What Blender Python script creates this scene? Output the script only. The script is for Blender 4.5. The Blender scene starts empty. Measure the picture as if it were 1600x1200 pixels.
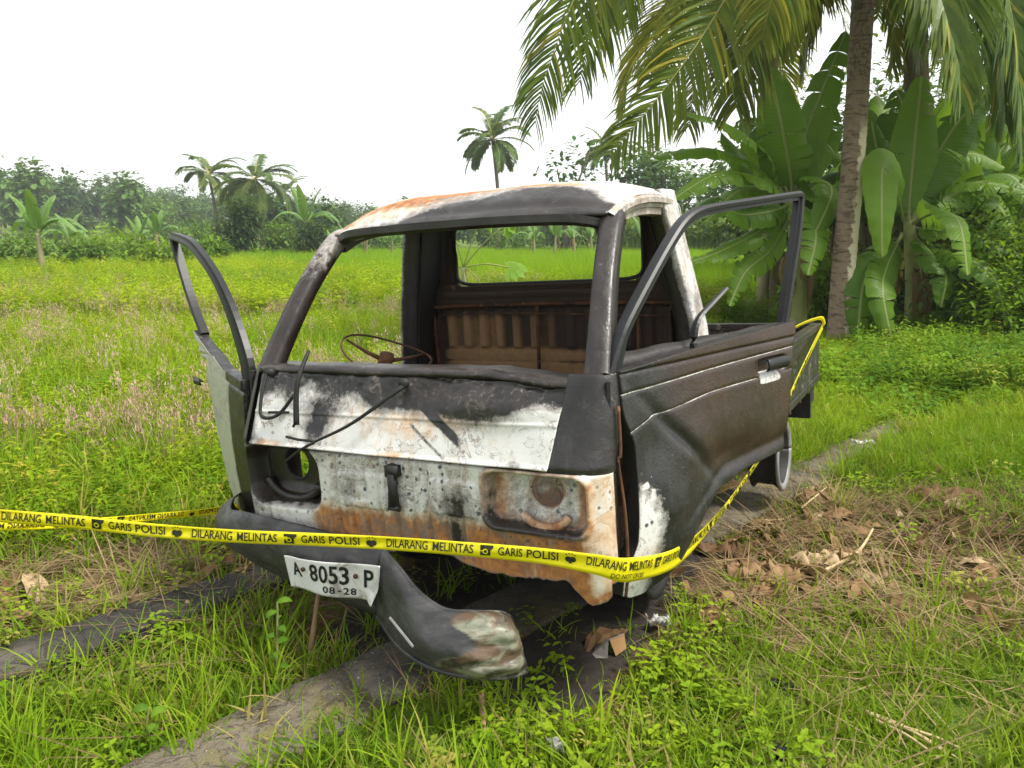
import bpy, math, random
import numpy as np
from mathutils import Matrix, Vector
random.seed(7); RNG = np.random.default_rng(11)
S = bpy.context.scene
COL = S.collection

# ------------------------------------------------------------------ camera
F_PX, PITCH, CAM_H = 1228.26, math.radians(10.6265), 1.47      # focal length in 1600-px-wide pixels
cam = bpy.data.cameras.new('camera'); cam.sensor_width = 36; cam.lens = 36*F_PX/1600
cam.clip_start = .05; cam.clip_end = 3000
cam_o = bpy.data.objects.new('camera', cam); COL.objects.link(cam_o)
cam_o.location = (0, 0, CAM_H); cam_o.rotation_euler = (math.pi/2-PITCH, 0, 0)
S.camera = cam_o
# ------------------------------------------------------------------ sky, sun, exposure
SUN_EL, SUN_AZ = math.radians(56), math.radians(112)            # azimuth clockwise from +Y
world = bpy.data.worlds.new('World'); S.world = world; world.use_nodes = True
wn = world.node_tree.nodes; wl = world.node_tree.links
for n in list(wn): wn.remove(n)
w_out = wn.new('ShaderNodeOutputWorld'); w_mix = wn.new('ShaderNodeMixShader'); w_mix.inputs[0].default_value = .84
w_sky = wn.new('ShaderNodeTexSky'); w_sky.sky_type = 'NISHITA'; w_sky.sun_disc = False
w_sky.sun_elevation = SUN_EL; w_sky.sun_rotation = SUN_AZ; w_sky.dust_density = 4
w_b1 = wn.new('ShaderNodeBackground'); w_b1.inputs[1].default_value = .12
w_b2 = wn.new('ShaderNodeBackground'); w_b2.inputs[0].default_value = (.985, 1, .985, 1); w_b2.inputs[1].default_value = .80
wl.new(w_sky.outputs[0], w_b1.inputs[0]); wl.new(w_b1.outputs[0], w_mix.inputs[1]); wl.new(w_b2.outputs[0], w_mix.inputs[2])
wl.new(w_mix.outputs[0], w_out.inputs[0])
sun = bpy.data.lights.new('sun', 'SUN'); sun.energy = 2.9; sun.angle = math.radians(11); sun.color = (1, .96, .88)
sun_o = bpy.data.objects.new('sun', sun); COL.objects.link(sun_o)
sd = Vector((math.sin(SUN_AZ)*math.cos(SUN_EL), math.cos(SUN_AZ)*math.cos(SUN_EL), math.sin(SUN_EL)))
sun_o.rotation_euler = (-sd).to_track_quat('-Z', 'Y').to_euler(); sun_o.location = (8, -4, 14)
S.view_settings.view_transform = 'Standard'; S.view_settings.look = 'None'
S.view_settings.exposure = 1.0; S.view_settings.gamma = 1; S.view_settings.use_curve_mapping = False
S.render.engine = 'CYCLES'; S.cycles.max_bounces = 5; S.cycles.diffuse_bounces = 2; S.cycles.glossy_bounces = 2
S.cycles.transmission_bounces = 4; S.cycles.transparent_max_bounces = 8; S.cycles.volume_bounces = 0
S.cycles.use_denoising = True

# ------------------------------------------------------------------ pixel <-> place helpers (photo pixels, 1600 x 1200)
CAM = np.array([0, 0, CAM_H])
def ray(px, py):
    a, b = (px-800)/F_PX, (600-py)/F_PX
    return np.array([a, math.cos(PITCH)+b*math.sin(PITCH), -math.sin(PITCH)+b*math.cos(PITCH)])
def gnd(px, py, z=0.):
    d = ray(px, py); return CAM+d*((z-CAM_H)/d[2])
def atd(px, py, Y):                       # the point of that sight line at ground distance Y
    d = ray(px, py); return CAM+d*(Y/d[1])
def topx(P):
    P = np.asarray(P, float)-CAM
    y = P[..., 1]*math.cos(PITCH)-P[..., 2]*math.sin(PITCH); z = P[..., 1]*math.sin(PITCH)+P[..., 2]*math.cos(PITCH)
    return np.stack([800+F_PX*P[..., 0]/y, 600-F_PX*z/y], -1)
# truck frame: u to its left flank (picture right), v to its tail, w up
def _rot(psi, r, t):
    c, s = np.cos(psi), np.sin(psi); Rz = np.array([[c, s, 0], [-s, c, 0], [0, 0, 1]])
    c, s = np.cos(r), np.sin(r); Ru = np.array([[c, 0, s], [0, 1, 0], [-s, 0, c]])
    c, s = np.cos(t), np.sin(t); Rt = np.array([[1, 0, 0], [0, c, -s], [0, s, c]])
    return Rz@Ru@Rt
TRK_R = _rot(*np.radians([29.237, -3.4866, .5385])); TRK_T = np.array([-.36142, 2.32989, -.0006])
def loc(P): return (np.asarray(P)-TRK_T)@TRK_R
def wld(L): return np.asarray(L)@TRK_R.T+TRK_T
CAML = loc(CAM)
def onplane(px, py, n, d):                # sight line meets a plane of the truck frame
    D = ray(px, py)@TRK_R; n = np.array(n, float); return CAML+D*((d-n@CAML)/(n@D))

# ------------------------------------------------------------------ numpy noise
_LAT = np.random.default_rng(5).random((256, 256))
def vn(x, y, s=1., seed=0):
    x = np.asarray(x, float)*s+seed*17.31; y = np.asarray(y, float)*s+seed*7.77
    i = np.floor(x).astype(int); j = np.floor(y).astype(int); fx = x-i; fy = y-j
    fx = fx*fx*(3-2*fx); fy = fy*fy*(3-2*fy)
    g = lambda a, b: _LAT[a & 255, b & 255]
    return (g(i, j)*(1-fx)+g(i+1, j)*fx)*(1-fy)+(g(i, j+1)*(1-fx)+g(i+1, j+1)*fx)*fy
def fbm(x, y, s=1., seed=0, o=4):
    a = 0.; t = 0.; k = 1.
    for q in range(o): a = a+k*vn(x, y, s*2**q, seed+q*3); t += k; k *= .5
    return a/t
def sst(a, b, x): t = np.clip((np.asarray(x, float)-a)/(b-a), 0, 1); return t*t*(3-2*t)

# ------------------------------------------------------------------ objects
def link(o, parent=None):
    COL.objects.link(o)
    if parent is not None: o.parent = parent
    return o
def mesh(name, V, Fc, mat=None, parent=None, smooth=False, attrs=None, solid=0., loc_=None, fmat=None, crease=None):
    me = bpy.data.meshes.new(name)
    V = np.asarray(V, float).reshape(-1, 3)
    if isinstance(Fc, np.ndarray) and Fc.ndim == 2:
        k = Fc.shape[1]; n = len(Fc)
        me.vertices.add(len(V)); me.vertices.foreach_set('co', V.ravel())
        me.loops.add(n*k); me.loops.foreach_set('vertex_index', Fc.astype(np.int32).ravel())
        me.polygons.add(n); me.polygons.foreach_set('loop_start', np.arange(0, n*k, k, dtype=np.int32))
        me.polygons.foreach_set('loop_total', np.full(n, k, dtype=np.int32)); me.update(calc_edges=True); me.validate()
    else:
        me.from_pydata([tuple(v) for v in V], [], [tuple(int(i) for i in f) for f in Fc]); me.update()
    if smooth: me.polygons.foreach_set('use_smooth', np.ones(len(me.polygons), bool))
    for k, a in (attrs or {}).items():
        at = me.attributes.new(k, 'FLOAT', 'POINT'); at.data.foreach_set('value', np.broadcast_to(np.asarray(a, np.float32), (len(V),)).copy())
    for m in (mat if isinstance(mat, (list, tuple)) else [mat]):
        if m is not None: me.materials.append(m)
    if fmat is not None: me.polygons.foreach_set('material_index', np.asarray(fmat, np.int32))
    o = bpy.data.objects.new(name, me); link(o, parent)
    if loc_ is not None: o.location = loc_
    if solid:
        md = o.modifiers.new('thickness', 'SOLIDIFY'); md.thickness = solid; md.offset = 0
    return o
def empty(name, at=(0, 0, 0), label=None, cat=None, group=None):
    o = bpy.data.objects.new(name, None); link(o); o.location = at; o.empty_display_size = .2
    return tag(o, label, cat, group)
def tag(o, label=None, cat=None, group=None, kind=None):
    for k, v in (('label', label), ('category', cat), ('group', group), ('kind', kind)):
        if v: o[k] = v
    return o
class MB:                                  # collects shapes for ONE mesh
    def __init__(s): s.v = []; s.f = []; s.n = 0
    def add(s, V, Fc):
        V = np.asarray(V, float).reshape(-1, 3); s.v.append(V); s.f += [tuple(int(i)+s.n for i in f) for f in Fc]; s.n += len(V)
    def tube(s, P, r, n=8, cap=True, flat=1., up=(0, 0, 1)):
        P = np.asarray(P, float); m = len(P); r = np.broadcast_to(np.asarray(r, float), (m,))
        T = np.gradient(P, axis=0); T /= np.linalg.norm(T, axis=1)[:, None]+1e-12
        V = []
        u0 = np.array(up, float)
        for i in range(m):
            a = np.cross(T[i], u0)
            if np.linalg.norm(a) < 1e-3: a = np.cross(T[i], (1, 0, 0))
            a /= np.linalg.norm(a); b = np.cross(a, T[i])
            for k in range(n):
                t = 2*math.pi*k/n; V.append(P[i]+r[i]*(math.cos(t)*a+flat*math.sin(t)*b))
        Fc = [(i*n+k, i*n+(k+1) % n, (i+1)*n+(k+1) % n, (i+1)*n+k) for i in range(m-1) for k in range(n)]
        if cap: Fc += [tuple(range(n-1, -1, -1)), tuple((m-1)*n+k for k in range(n))]
        s.add(V, Fc)
    def box(s, c, h, R=None, bev=0):
        c = np.array(c, float); h = np.array(h, float)
        V = np.array([[x, y, z] for x in (-1, 1) for y in (-1, 1) for z in (-1, 1)], float)*h
        if R is not None: V = V@np.asarray(R).T
        s.add(V+c, [(0, 1, 3, 2), (4, 6, 7, 5), (0, 4, 5, 1), (2, 3, 7, 6), (0, 2, 6, 4), (1, 5, 7, 3)])
    def grid(s, G, mask=None):
        n, m = G.shape[:2]
        s.add(G.reshape(-1, 3), [(i*m+j, i*m+j+1, (i+1)*m+j+1, (i+1)*m+j) for i in range(n-1) for j in range(m-1) if mask is None or mask[i, j]])
    def build(s, name, mat, parent=None, smooth=False, attrs=None, solid=0., bevel=0.):
        o = mesh(name, np.concatenate(s.v), s.f, mat, parent, smooth, attrs, solid)
        if bevel:
            b = o.modifiers.new('bevel', 'BEVEL'); b.width = bevel; b.segments = 2; b.limit_method = 'ANGLE'
        return o
def gridmesh(name, G, mat, parent=None, mask=None, smooth=True, attrs=None, solid=0.):
    n, m = G.shape[:2]; i, j = np.meshgrid(np.arange(n-1), np.arange(m-1), indexing='ij')
    q = np.stack([i*m+j, i*m+j+1, (i+1)*m+j+1, (i+1)*m+j], -1)
    q = q[mask] if mask is not None else q.reshape(-1, 4)
    at = {k: np.broadcast_to(a, (n, m)).ravel() for k, a in (attrs or {}).items()}
    return mesh(name, G.reshape(-1, 3), q, mat, parent, smooth, at, solid)
def crv(P, n, smooth=True):                # resample a polyline (Catmull-Rom)
    P = np.asarray(P, float); m = len(P); t = np.linspace(0, m-1, n); i = np.minimum(t.astype(int), m-2); f = (t-i)[:, None]
    if not smooth: return P[i]*(1-f)+P[i+1]*f
    p0 = P[np.maximum(i-1, 0)]; p1 = P[i]; p2 = P[i+1]; p3 = P[np.minimum(i+2, m-1)]
    return .5*(2*p1+(p2-p0)*f+(2*p0-5*p1+4*p2-p3)*f**2+(3*p1-p0-3*p2+p3)*f**3)

# ------------------------------------------------------------------ material helpers
class NT:
    def __init__(s, name):
        s.m = bpy.data.materials.new(name); s.m.use_nodes = True; s.t = s.m.node_tree; s.b = s.t.nodes['Principled BSDF']; s._c = {}
        s.out = s.t.nodes['Material Output']
    def n(s, typ, **kw):
        o = s.t.nodes.new('ShaderNode'+typ)
        for k, v in kw.items(): setattr(o, k, v)
        return o
    def put(s, inp, v):
        if isinstance(v, bpy.types.NodeSocket): s.t.links.new(v, inp)
        elif v is not None:
            if inp.type == 'RGBA' and not hasattr(v, '__len__'): v = (v, v, v, 1)
            elif inp.type == 'RGBA' and len(v) == 3: v = (*v, 1)
            inp.default_value = v
    def coord(s, kind='Object'):
        if 'tc' not in s._c: s._c['tc'] = s.n('TexCoord')
        return s._c['tc'].outputs[kind]
    def pos(s):
        if 'g' not in s._c: s._c['g'] = s.n('NewGeometry')
        return s._c['g'].outputs['Position']
    def rnd(s):
        if 'oi' not in s._c: s._c['oi'] = s.n('ObjectInfo')
        return s._c['oi'].outputs['Random']
    def attr(s, name): o = s.n('Attribute'); o.attribute_name = name; return o.outputs['Fac']
    def noise(s, scale, detail=4, vec=None, rough=.55, dist=0, stretch=None):
        o = s.n('TexNoise'); o.inputs['Scale'].default_value = scale; o.inputs['Detail'].default_value = detail; o.inputs['Roughness'].default_value = rough
        o.inputs['Distortion'].default_value = dist
        v = vec if vec is not None else s.coord()
        if stretch:
            mp = s.n('Mapping'); mp.inputs['Scale'].default_value = stretch; s.put(mp.inputs[0], v); v = mp.outputs[0]
        s.put(o.inputs['Vector'], v); return o.outputs['Fac']
    def voro(s, scale, feat='F1', vec=None, out='Distance', rand=1):
        o = s.n('TexVoronoi', feature=feat); o.inputs['Scale'].default_value = scale; o.inputs['Randomness'].default_value = rand
        s.put(o.inputs['Vector'], vec if vec is not None else s.coord()); return o.outputs[out]
    def wave(s, scale, dist=2, detail=2, direction='X', vec=None):
        o = s.n('TexWave'); o.bands_direction = direction; o.inputs['Scale'].default_value = scale; o.inputs['Distortion'].default_value = dist; o.inputs['Detail'].default_value = detail
        s.put(o.inputs['Vector'], vec if vec is not None else s.coord()); return o.outputs['Fac']
    def math(s, op, a, b=None, clamp=False):
        o = s.n('Math', operation=op, use_clamp=clamp); s.put(o.inputs[0], a)
        if b is not None: s.put(o.inputs[1], b)
        return o.outputs[0]
    def ramp(s, x, a, b, lo=0., hi=1.):
        o = s.n('MapRange', interpolation_type='SMOOTHSTEP'); s.put(o.inputs[0], x)
        for k, v in zip((1, 2, 3, 4), (a, b, lo, hi)): o.inputs[k].default_value = v
        return o.outputs[0]
    def mix(s, f, a, b, mode='MIX'):
        o = s.n('Mix', data_type='RGBA', blend_type=mode); s.put(o.inputs[0], f); s.put(o.inputs[6], a); s.put(o.inputs[7], b); return o.outputs[2]
    def bump(s, h, st=.3, d=.01):
        o = s.n('Bump'); o.inputs['Strength'].default_value = st; o.inputs['Distance'].default_value = d; s.put(o.inputs['Height'], h)
        s.put(s.b.inputs['Normal'], o.outputs[0]); return o
    def fin(s, color=None, rough=None, spec=None, metal=None, **kw):
        for k, v in (('Base Color', color), ('Roughness', rough), ('Specular IOR Level', spec), ('Metallic', metal)):
            if v is not None: s.put(s.b.inputs[k], v)
        return s.m
    def translucent(s, color, fac=.35):
        t = s.n('BsdfTranslucent'); s.put(t.inputs[0], color); mx = s.n('MixShader'); mx.inputs[0].default_value = fac
        s.t.links.new(s.b.outputs[0], mx.inputs[1]); s.t.links.new(t.outputs[0], mx.inputs[2]); s.t.links.new(mx.outputs[0], s.out.inputs['Surface'])
        return s.m
def plain(name, col, rough=.7, var=.25, scale=12, spec=.3, metal=0., bump=0.):
    t = NT(name); n = t.noise(scale, 5); c = np.array(col)
    if bump: t.bump(t.noise(scale*4, 4), bump)
    return t.fin(t.mix(n, tuple(c*(1-var)), tuple(np.minimum(c*(1+var), 1))), rough, spec, metal)

# ================================================================== materials of the wreck
def burnt_mat(name, paint=(.60, .595, .58), bumpy=.26):
    t = NT(name); so = t.attr('soot'); ru = t.attr('rust'); br = t.attr('brown'); sp = t.attr('spots')
    n1 = t.noise(4.5, 9, rough=.66, dist=.5); n2 = t.noise(38, 6, rough=.62); n3 = t.noise(170, 3, rough=.7); n4 = t.noise(11, 6, rough=.6, dist=1.6); run = t.noise(16, 6, rough=.62, stretch=(1.6, 1.6, .22))
    v = t.math('ADD', t.math('MULTIPLY', n1, .75), t.math('ADD', t.math('MULTIPLY', n2, .62), t.math('ADD', t.math('MULTIPLY', n3, .42), t.math('MULTIPLY', run, .42)))); v = t.math('SUBTRACT', v, 1.105)
    sx = t.math('ADD', so, v); grey = t.ramp(sx, .16, .46, 0, .72); blk = t.ramp(sx, .44, .68)
    rv = t.math('ADD', t.math('MULTIPLY', n4, .55), t.math('ADD', t.math('MULTIPLY', run, .55), t.math('MULTIPLY', n2, .3))); rx = t.math('ADD', ru, t.math('SUBTRACT', rv, .70)); rl = t.ramp(rx, .18, .48, 0, .75); rm = t.ramp(rx, .40, .66)
    # map-like blisters of old paint, fine cracks, chips down to blue-grey primer
    isl = t.ramp(n4, .50, .56, 0, .55); line = t.ramp(t.math('ABSOLUTE', t.math('SUBTRACT', n4, .53)), .006, .022, .85, 0); n6 = t.noise(23, 5, rough=.6, dist=2.2); line2 = t.math('MULTIPLY', t.ramp(t.math('ABSOLUTE', t.math('SUBTRACT', n6, .5)), .003, .012, .6, 0), t.ramp(n1, .45, .6))
    vor = t.voro(34); chip = t.math('MULTIPLY', t.ramp(t.math('ADD', vor, t.math('MULTIPLY', n2, .3)), .40, .34), t.ramp(t.math('ADD', sp, t.math('MULTIPLY', t.math('SUBTRACT', n1, .5), 1.4)), .25, .5))
    w = t.mix(t.math('MULTIPLY', isl, t.ramp(n1, .40, .62)), paint, (.46, .415, .38)); w = t.mix(t.ramp(n3, .35, .85, 0, .28), w, (.42, .39, .36)); w = t.mix(t.math('MULTIPLY', line, t.ramp(n1, .36, .56)), w, (.17, .14, .125)); w = t.mix(line2, w, (.20, .165, .14)); w = t.mix(chip, w, (.075, .095, .11))
    w = t.mix(rl, w, (.50, .33, .19)); r = t.mix(t.ramp(n2, .3, .7), (.42, .185, .060), (.24, .085, .030)); r = t.mix(t.ramp(run, .50, .68, 0, .85), r, (.50, .31, .15)); r = t.mix(t.math('MULTIPLY', t.ramp(n6, .56, .66), t.ramp(n1, .40, .60, .3, 1)), r, (.055, .028, .020))
    bub = t.voro(70); bub2 = t.voro(26)
    s = t.mix(t.ramp(n1, .32, .68), (.0035, .0034, .0034), (.024, .0232, .0234)); s = t.mix(t.ramp(run, .52, .74, 0, .55), s, (.052, .050, .050)); s = t.mix(t.ramp(n3, .55, .85, 0, .30), s, (.085, .08, .078)); s = t.mix(t.math('MULTIPLY', t.ramp(bub2, .25, .02, 0, .5), t.ramp(n2, .5, .62)), s, (.16, .15, .145))
    flk = t.math('MULTIPLY', t.ramp(n6, .545, .575), t.math('MULTIPLY', t.attr('flake'), t.ramp(n1, .42, .55))); s = t.mix(t.math('MULTIPLY', flk, .75), s, t.mix(n2, (.07, .052, .042), (.21, .175, .15)))
    s = t.mix(t.math('MULTIPLY', br, t.ramp(n1, .25, .7, .45, 1)), s, t.mix(n2, (.024, .0125, .009), (.058, .030, .019)))
    c = t.mix(rm, w, r); c = t.mix(grey, c, t.mix(run, (.10, .088, .080), (.24, .22, .205))); c = t.mix(blk, c, s)
    h = t.math('ADD', t.math('MULTIPLY', n2, .5), t.math('ADD', t.math('MULTIPLY', n3, .35), t.math('ADD', t.math('MULTIPLY', line, -.5), t.math('ADD', t.math('MULTIPLY', flk, -.35), t.math('MULTIPLY', t.math('MULTIPLY', blk, t.ramp(bub, .0, .5, .35, 0)), t.ramp(n1, .4, .6)))))); t.bump(h, bumpy, .007)
    ro = t.mix(rm, .48, .85); ro = t.mix(blk, ro, t.ramp(n4, .3, .7, .28, .52)); ro = t.mix(t.math('MULTIPLY', br, blk), ro, t.ramp(n2, .3, .7, .26, .42))
    return t.fin(c, ro, .45)
M_BURNT = burnt_mat('burnt_bodywork')
M_SOOT = plain('soot_metal', (.014, .0135, .013), .6, .6, 9, .35, 0, .3)
def rust_mat():
    t = NT('rusted_steel'); n = t.noise(9, 7, rough=.65); n2 = t.noise(50, 4)
    c = t.mix(t.ramp(n, .3, .7), (.030, .022, .018), (.12, .055, .028)); c = t.mix(t.ramp(n2, .55, .75), c, (.20, .10, .05)); t.bump(n2, .3, .004)
    return t.fin(c, .85, .2)
M_RUST = rust_mat()
def wall_mat():
    t = NT('scorched_inner_wall'); tan = t.attr('tan'); n = t.noise(6, 7, rough=.6, stretch=(1, 1, .35)); n2 = t.noise(40, 4)
    m = t.ramp(t.math('ADD', tan, t.math('MULTIPLY', t.math('SUBTRACT', n, .5), .9)), .25, .8)
    c = t.mix(m, t.mix(n2, (.022, .017, .014), (.055, .036, .026)), t.mix(n2, (.15, .085, .042), (.27, .165, .082)))
    t.bump(n2, .25, .004); return t.fin(c, .75, .25)
M_WALL = wall_mat()
M_RUB = plain('scorched_rubber', (.009, .0095, .0105), .42, .5, 20, .35)
def bumper_mat():
    t = NT('burnt_bumper'); e = t.attr('bare'); n = t.noise(7, 7, rough=.6, dist=1.2, stretch=(1, 1, 2.2)); n2 = t.noise(45, 4); n3 = t.noise(11, 6, dist=.6, stretch=(.6, 1, 2.4))
    s = t.mix(t.ramp(n, .3, .7), (.016, .016, .017), (.058, .057, .058)); s = t.mix(t.ramp(n2, .55, .8, 0, .35), s, (.11, .11, .11)); s = t.mix(t.ramp(n3, .58, .70, 0, .6), s, (.018, .018, .019))
    g = t.mix(t.ramp(n3, .42, .60), (.20, .205, .15), (.10, .062, .036)); g = t.mix(t.ramp(n, .48, .62), g, (.030, .024, .020)); g = t.mix(t.ramp(n2, .55, .75, 0, .5), g, (.05, .035, .025))
    m = t.ramp(t.math('ADD', e, t.math('MULTIPLY', t.math('SUBTRACT', n, .5), .7)), .42, .58)
    t.bump(t.math('ADD', n3, n2), .35, .005); return t.fin(t.mix(m, s, g), t.ramp(n3, .3, .7, .35, .65), .45)
M_BUMP = bumper_mat()
M_ALLOY = plain('scorched_rim_paint', (.22, .215, .21), .5, .45, 14, .4, .2)
M_BLACK = plain('black_lettering', (.012, .012, .013), .6, .2)
def plate_mat():
    t = NT('grimy_white_plate'); n = t.noise(9, 7, rough=.65, dist=.8); n2 = t.noise(60, 5); c = t.mix(n2, (.60, .60, .60), (.68, .68, .69)); c = t.mix(t.ramp(n, .50, .68, 0, .75), c, (.20, .17, .14)); c = t.mix(t.ramp(n2, .66, .74), c, (.10, .085, .07)); t.bump(n2, .2, .003); return t.fin(c, .5, .35)
M_PLATE = plate_mat()

# ================================================================== the burnt-out pickup
truck = empty('burnt_pickup_truck', (0, 0, 0), 'burnt-out small pickup truck with scorched white front, empty windscreen and open doors', 'pickup truck')
truck.matrix_world = Matrix(((*TRK_R[0], TRK_T[0]), (*TRK_R[1], TRK_T[1]), (*TRK_R[2], TRK_T[2]), (0, 0, 0, 1)))

PW = np.array([.2, .33, .45, .60, .785, .80, 1.035, 1.2, 1.56]); PV = np.array([.12, .10, .075, .062, .055, .05, .148, .26, .51])
def prof(w): return np.interp(w, PW, PV)
def front(px, py):
    D = ray(px, py)@TRK_R; t = (.06-CAML[1])/D[1]
    for _ in range(30): t = (prof((CAML+t*D)[2])-CAML[1])/D[1]
    return CAML+t*D
HS, RC = .625, .09
def wrap(s):                                # distance along the front, round the corners -> (u, dv)
    a = np.abs(s)-HS; th = np.clip(a/RC, 0, math.pi/2)
    u = HS*0+np.minimum(np.abs(s), HS)+RC*np.sin(th); dv = RC*(1-np.cos(th))+np.maximum(a-RC*math.pi/2, 0)
    return np.sign(s)*u, dv
def rbox(x, y, cx, cy, hx, hy, r, soft=.02):   # rounded box, 1 inside
    qx = np.abs(x-cx)-hx+r; qy = np.abs(y-cy)-hy+r
    d = np.hypot(np.maximum(qx, 0), np.maximum(qy, 0))+np.minimum(np.maximum(qx, qy), 0)-r
    return sst(soft, -soft, d)
def blob(x, y, cx, cy, rx, ry): return np.exp(-((x-cx)/rx)**2-((y-cy)/ry)**2)

# ---- lower front panel: lamp recesses, ribs, torn lower edge
s = np.linspace(-.79, .755, 330); tt = np.linspace(0, 1, 92)
SS, TT = np.meshgrid(s, tt, indexing='xy')
UU, DV = wrap(SS)
wb = np.interp(UU, [-.75, -.4, -.1, .05, .17, .24, .33, .45, .585, .615, .655, .69, .715, .73], [.44, .43, .455, .475, .483, .462, .446, .45, .463, .43, .39, .395, .43, .45])
wb = wb+.012*(fbm(UU, UU*0, 22, 3)-.5)+.006*(vn(UU, UU*0, 90, 4)-.5)
wb = np.where((np.abs(SS) > .72), np.maximum(wb, .45), wb)
WW = wb+(.783-wb)*TT
rec_r = rbox(UU, WW, .500, .690, .158, .080, .035, .010); rec_l = rbox(UU, WW, -.50, .675, .165, .10, .06, .02)
VV = prof(WW)+DV+.055*rec_r*(1-.25*sst(.75, .60, WW))+.085*rec_l
lipr = rbox(UU, WW, .500, .69, .176, .096, .045, .008)-rec_r; VV -= .013*np.clip(lipr, 0, 1)
VV = VV-.018*np.exp(-((UU+.50)**2/.02+(WW-.60)**2/.0004))*rec_l         # bar across the lamp bowl
ctr = sst(.30, .27, np.abs(UU-.0))*sst(.48, .52, WW)
VV = VV+ctr*.009*sst(.55, .9, np.cos(UU*2*math.pi/.062))                       # pressed ribs
VV = VV-.008*rbox(UU, WW, -.135, .665, .10, .058, .02, .006)+.006*rbox(UU, WW, -.15, .665, .045, .035, .01, .005)
VV = VV-.007*rbox(UU, WW, .225, .675, .085, .055, .02, .006)
VV = VV+.010*sst(.775, .783, WW)+.006*(fbm(UU, WW, 7, 9)-.5)+.012*(fbm(UU, WW, 3, 19)-.5)*sst(.6, .45, WW)
hole_l = (((UU+.50)/.060)**2+((WW-.705)/.060)**2)
hole_r = (((UU-.520)/.056)**2+((WW-.716)/.056)**2)
mc = lambda A: .25*(A[:-1, :-1]+A[1:, :-1]+A[:-1, 1:]+A[1:, 1:])
mask = (mc(hole_l) > 1) & (mc(hole_r) > 1)
soot = .24+.95*rec_l+.8*blob(UU, WW, -.64, .72, .11, .14)+.45*sst(.745, .785, WW)*sst(-.2, -.5, UU)
soot += .35*blob(UU, WW, .235, .665, .06, .05)+.3*blob(UU, WW, -.2, .67, .05, .05)+.55*blob(UU, WW, .22, .555, .03, .06)+.22*blob(UU, WW, 0., .56, .12, .04)
soot += np.clip(lipr, 0, 1)*(.12+.30*sst(.66, .60, WW))+.6*rec_r*(1-rec_r)*4*.35+.10*rec_r+.9*sst(.03, .0, TT)*.4
soot -= .25*blob(UU, WW, .69, .6, .05, .3)
rust = .20+.80*sst(.64, .530, WW+.03*(fbm(UU, WW, 12, 6)-.5))*sst(-.40, -.30, UU)*sst(.68, .62, UU)
rust += .42*rec_r*sst(.42, .36, UU)+.5*rec_r*sst(.60, .64, UU)+.3*np.clip(lipr, 0, 1)+.35*blob(UU, WW, .525, .60, .12, .03)+.28*sst(.62, .74, UU)
rust += .5*sst(.10, .0, TT)
brown = .2+.5*rec_l*sst(.62, .58, WW)
gridmesh('front_panel', np.stack([UU, VV, WW], -1), M_BURNT, truck, mask, True, dict(soot=soot, rust=rust, brown=brown, spots=.42+.5*blob(UU, WW, .2, .66, .15, .09)+.3*blob(UU, WW, -.2, .67, .1, .06)), .004)
th_ = np.linspace(0, 2*math.pi, 41)
# lamp bowls behind the holes
b = MB(); th = np.linspace(0, 2*math.pi, 29); G = []
for k, (r_, dz) in enumerate(((.060, 0), (.054, .02), (.047, .04), (.0, .046))): G.append(np.stack([.520+r_*np.cos(th), .118+dz+0*th, .716+r_*np.sin(th)], -1))
b.grid(np.array(G)); V_ = np.concatenate(b.v); b.build('headlamp_bowl', M_BURNT, truck, True, dict(soot=.42, rust=.42+.5*sst(.70, .67, V_[:, 2]), brown=.8), .002)
b = MB(); t_ = np.linspace(-2.55, -.55, 18); r_ = .085
b.tube(np.stack([.522+r_*1.05*np.cos(t_), 082e-3+0*t_, .692+r_*.95*np.sin(t_)], -1), .0125, 8); b.build('headlamp_ring', M_BURNT, truck, True, dict(soot=.22, rust=.55, brown=0))
b = MB(); t_ = np.linspace(-2.9, -.3, 18)
b.tube(np.stack([-.505+.13*np.cos(t_), .125+0*t_, .665+.085*np.sin(t_)], -1), .016, 8); b.build('headlamp_ring', M_BURNT, truck, True, dict(soot=1, rust=.2, brown=.3))
b = MB(); b.tube(np.stack([-.50+.060*np.cos(th_), .145+0*th_, .705+.060*np.sin(th_)], -1), .006, 6, cap=False); b.build('lamp_hole_rim', M_SOOT, truck, True)
b = MB(); b.tube(np.stack([.520+.057*np.cos(th_), .112+0*th_, .716+.057*np.sin(th_)], -1), .005, 6, cap=False); b.build('lamp_hole_rim', M_BURNT, truck, True, dict(soot=.3, rust=.5, brown=.5))
# latch bracket in the middle of the nose
b = MB(); b.box((.012, .048, .748), (.022, .022, .018)); b.tube([(.012, .035, .74), (.010, .035, .69), (.008, .037, .63)], [.017, .015, .019], 10); b.tube([(.008, .04, .632), (.008, .034, .618)], [.021, .021], 10)
b.build('nose_bracket', M_SOOT, truck, True)

# ---- upper nose panel, scorched white
s = np.linspace(-.655, .575, 250); ww = np.linspace(.792, 1.038, 70); UU, WW = np.meshgrid(s, ww, indexing='xy')
right = np.interp(WW, [.79, 1.04], [.553, .585]); UU = -.652+(UU+.655)/1.23*(right+.652)
VV = prof(WW)+.0015+.055*sst(-.60, -.68, UU)**1.5
bag = sst(.05, .2, UU)*sst(.58, .42, UU); top = sst(.93, 1.03, WW)
W2 = WW-.030*top*sst(.35, .56, UU)-.012*bag*top+.006*top*(fbm(UU, WW*0, 14, 2)-.5)*2
VV = VV-.030*bag*blob(UU, WW, .33, .965, .2, .06)+.016*(fbm(UU, WW, 5, 8)-.5)+.022*(fbm(UU, WW, 16, 8)-.5)*sst(.92, 1.0, WW)+.008*(fbm(UU, WW, 40, 18)-.5)*sst(.93, 1.0, WW)
VV = VV-.0035*np.exp(-((WW-.905-.01*UU)/.0035)**2)+.010*np.exp(-((WW-1.033)/.006)**2)
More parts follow.
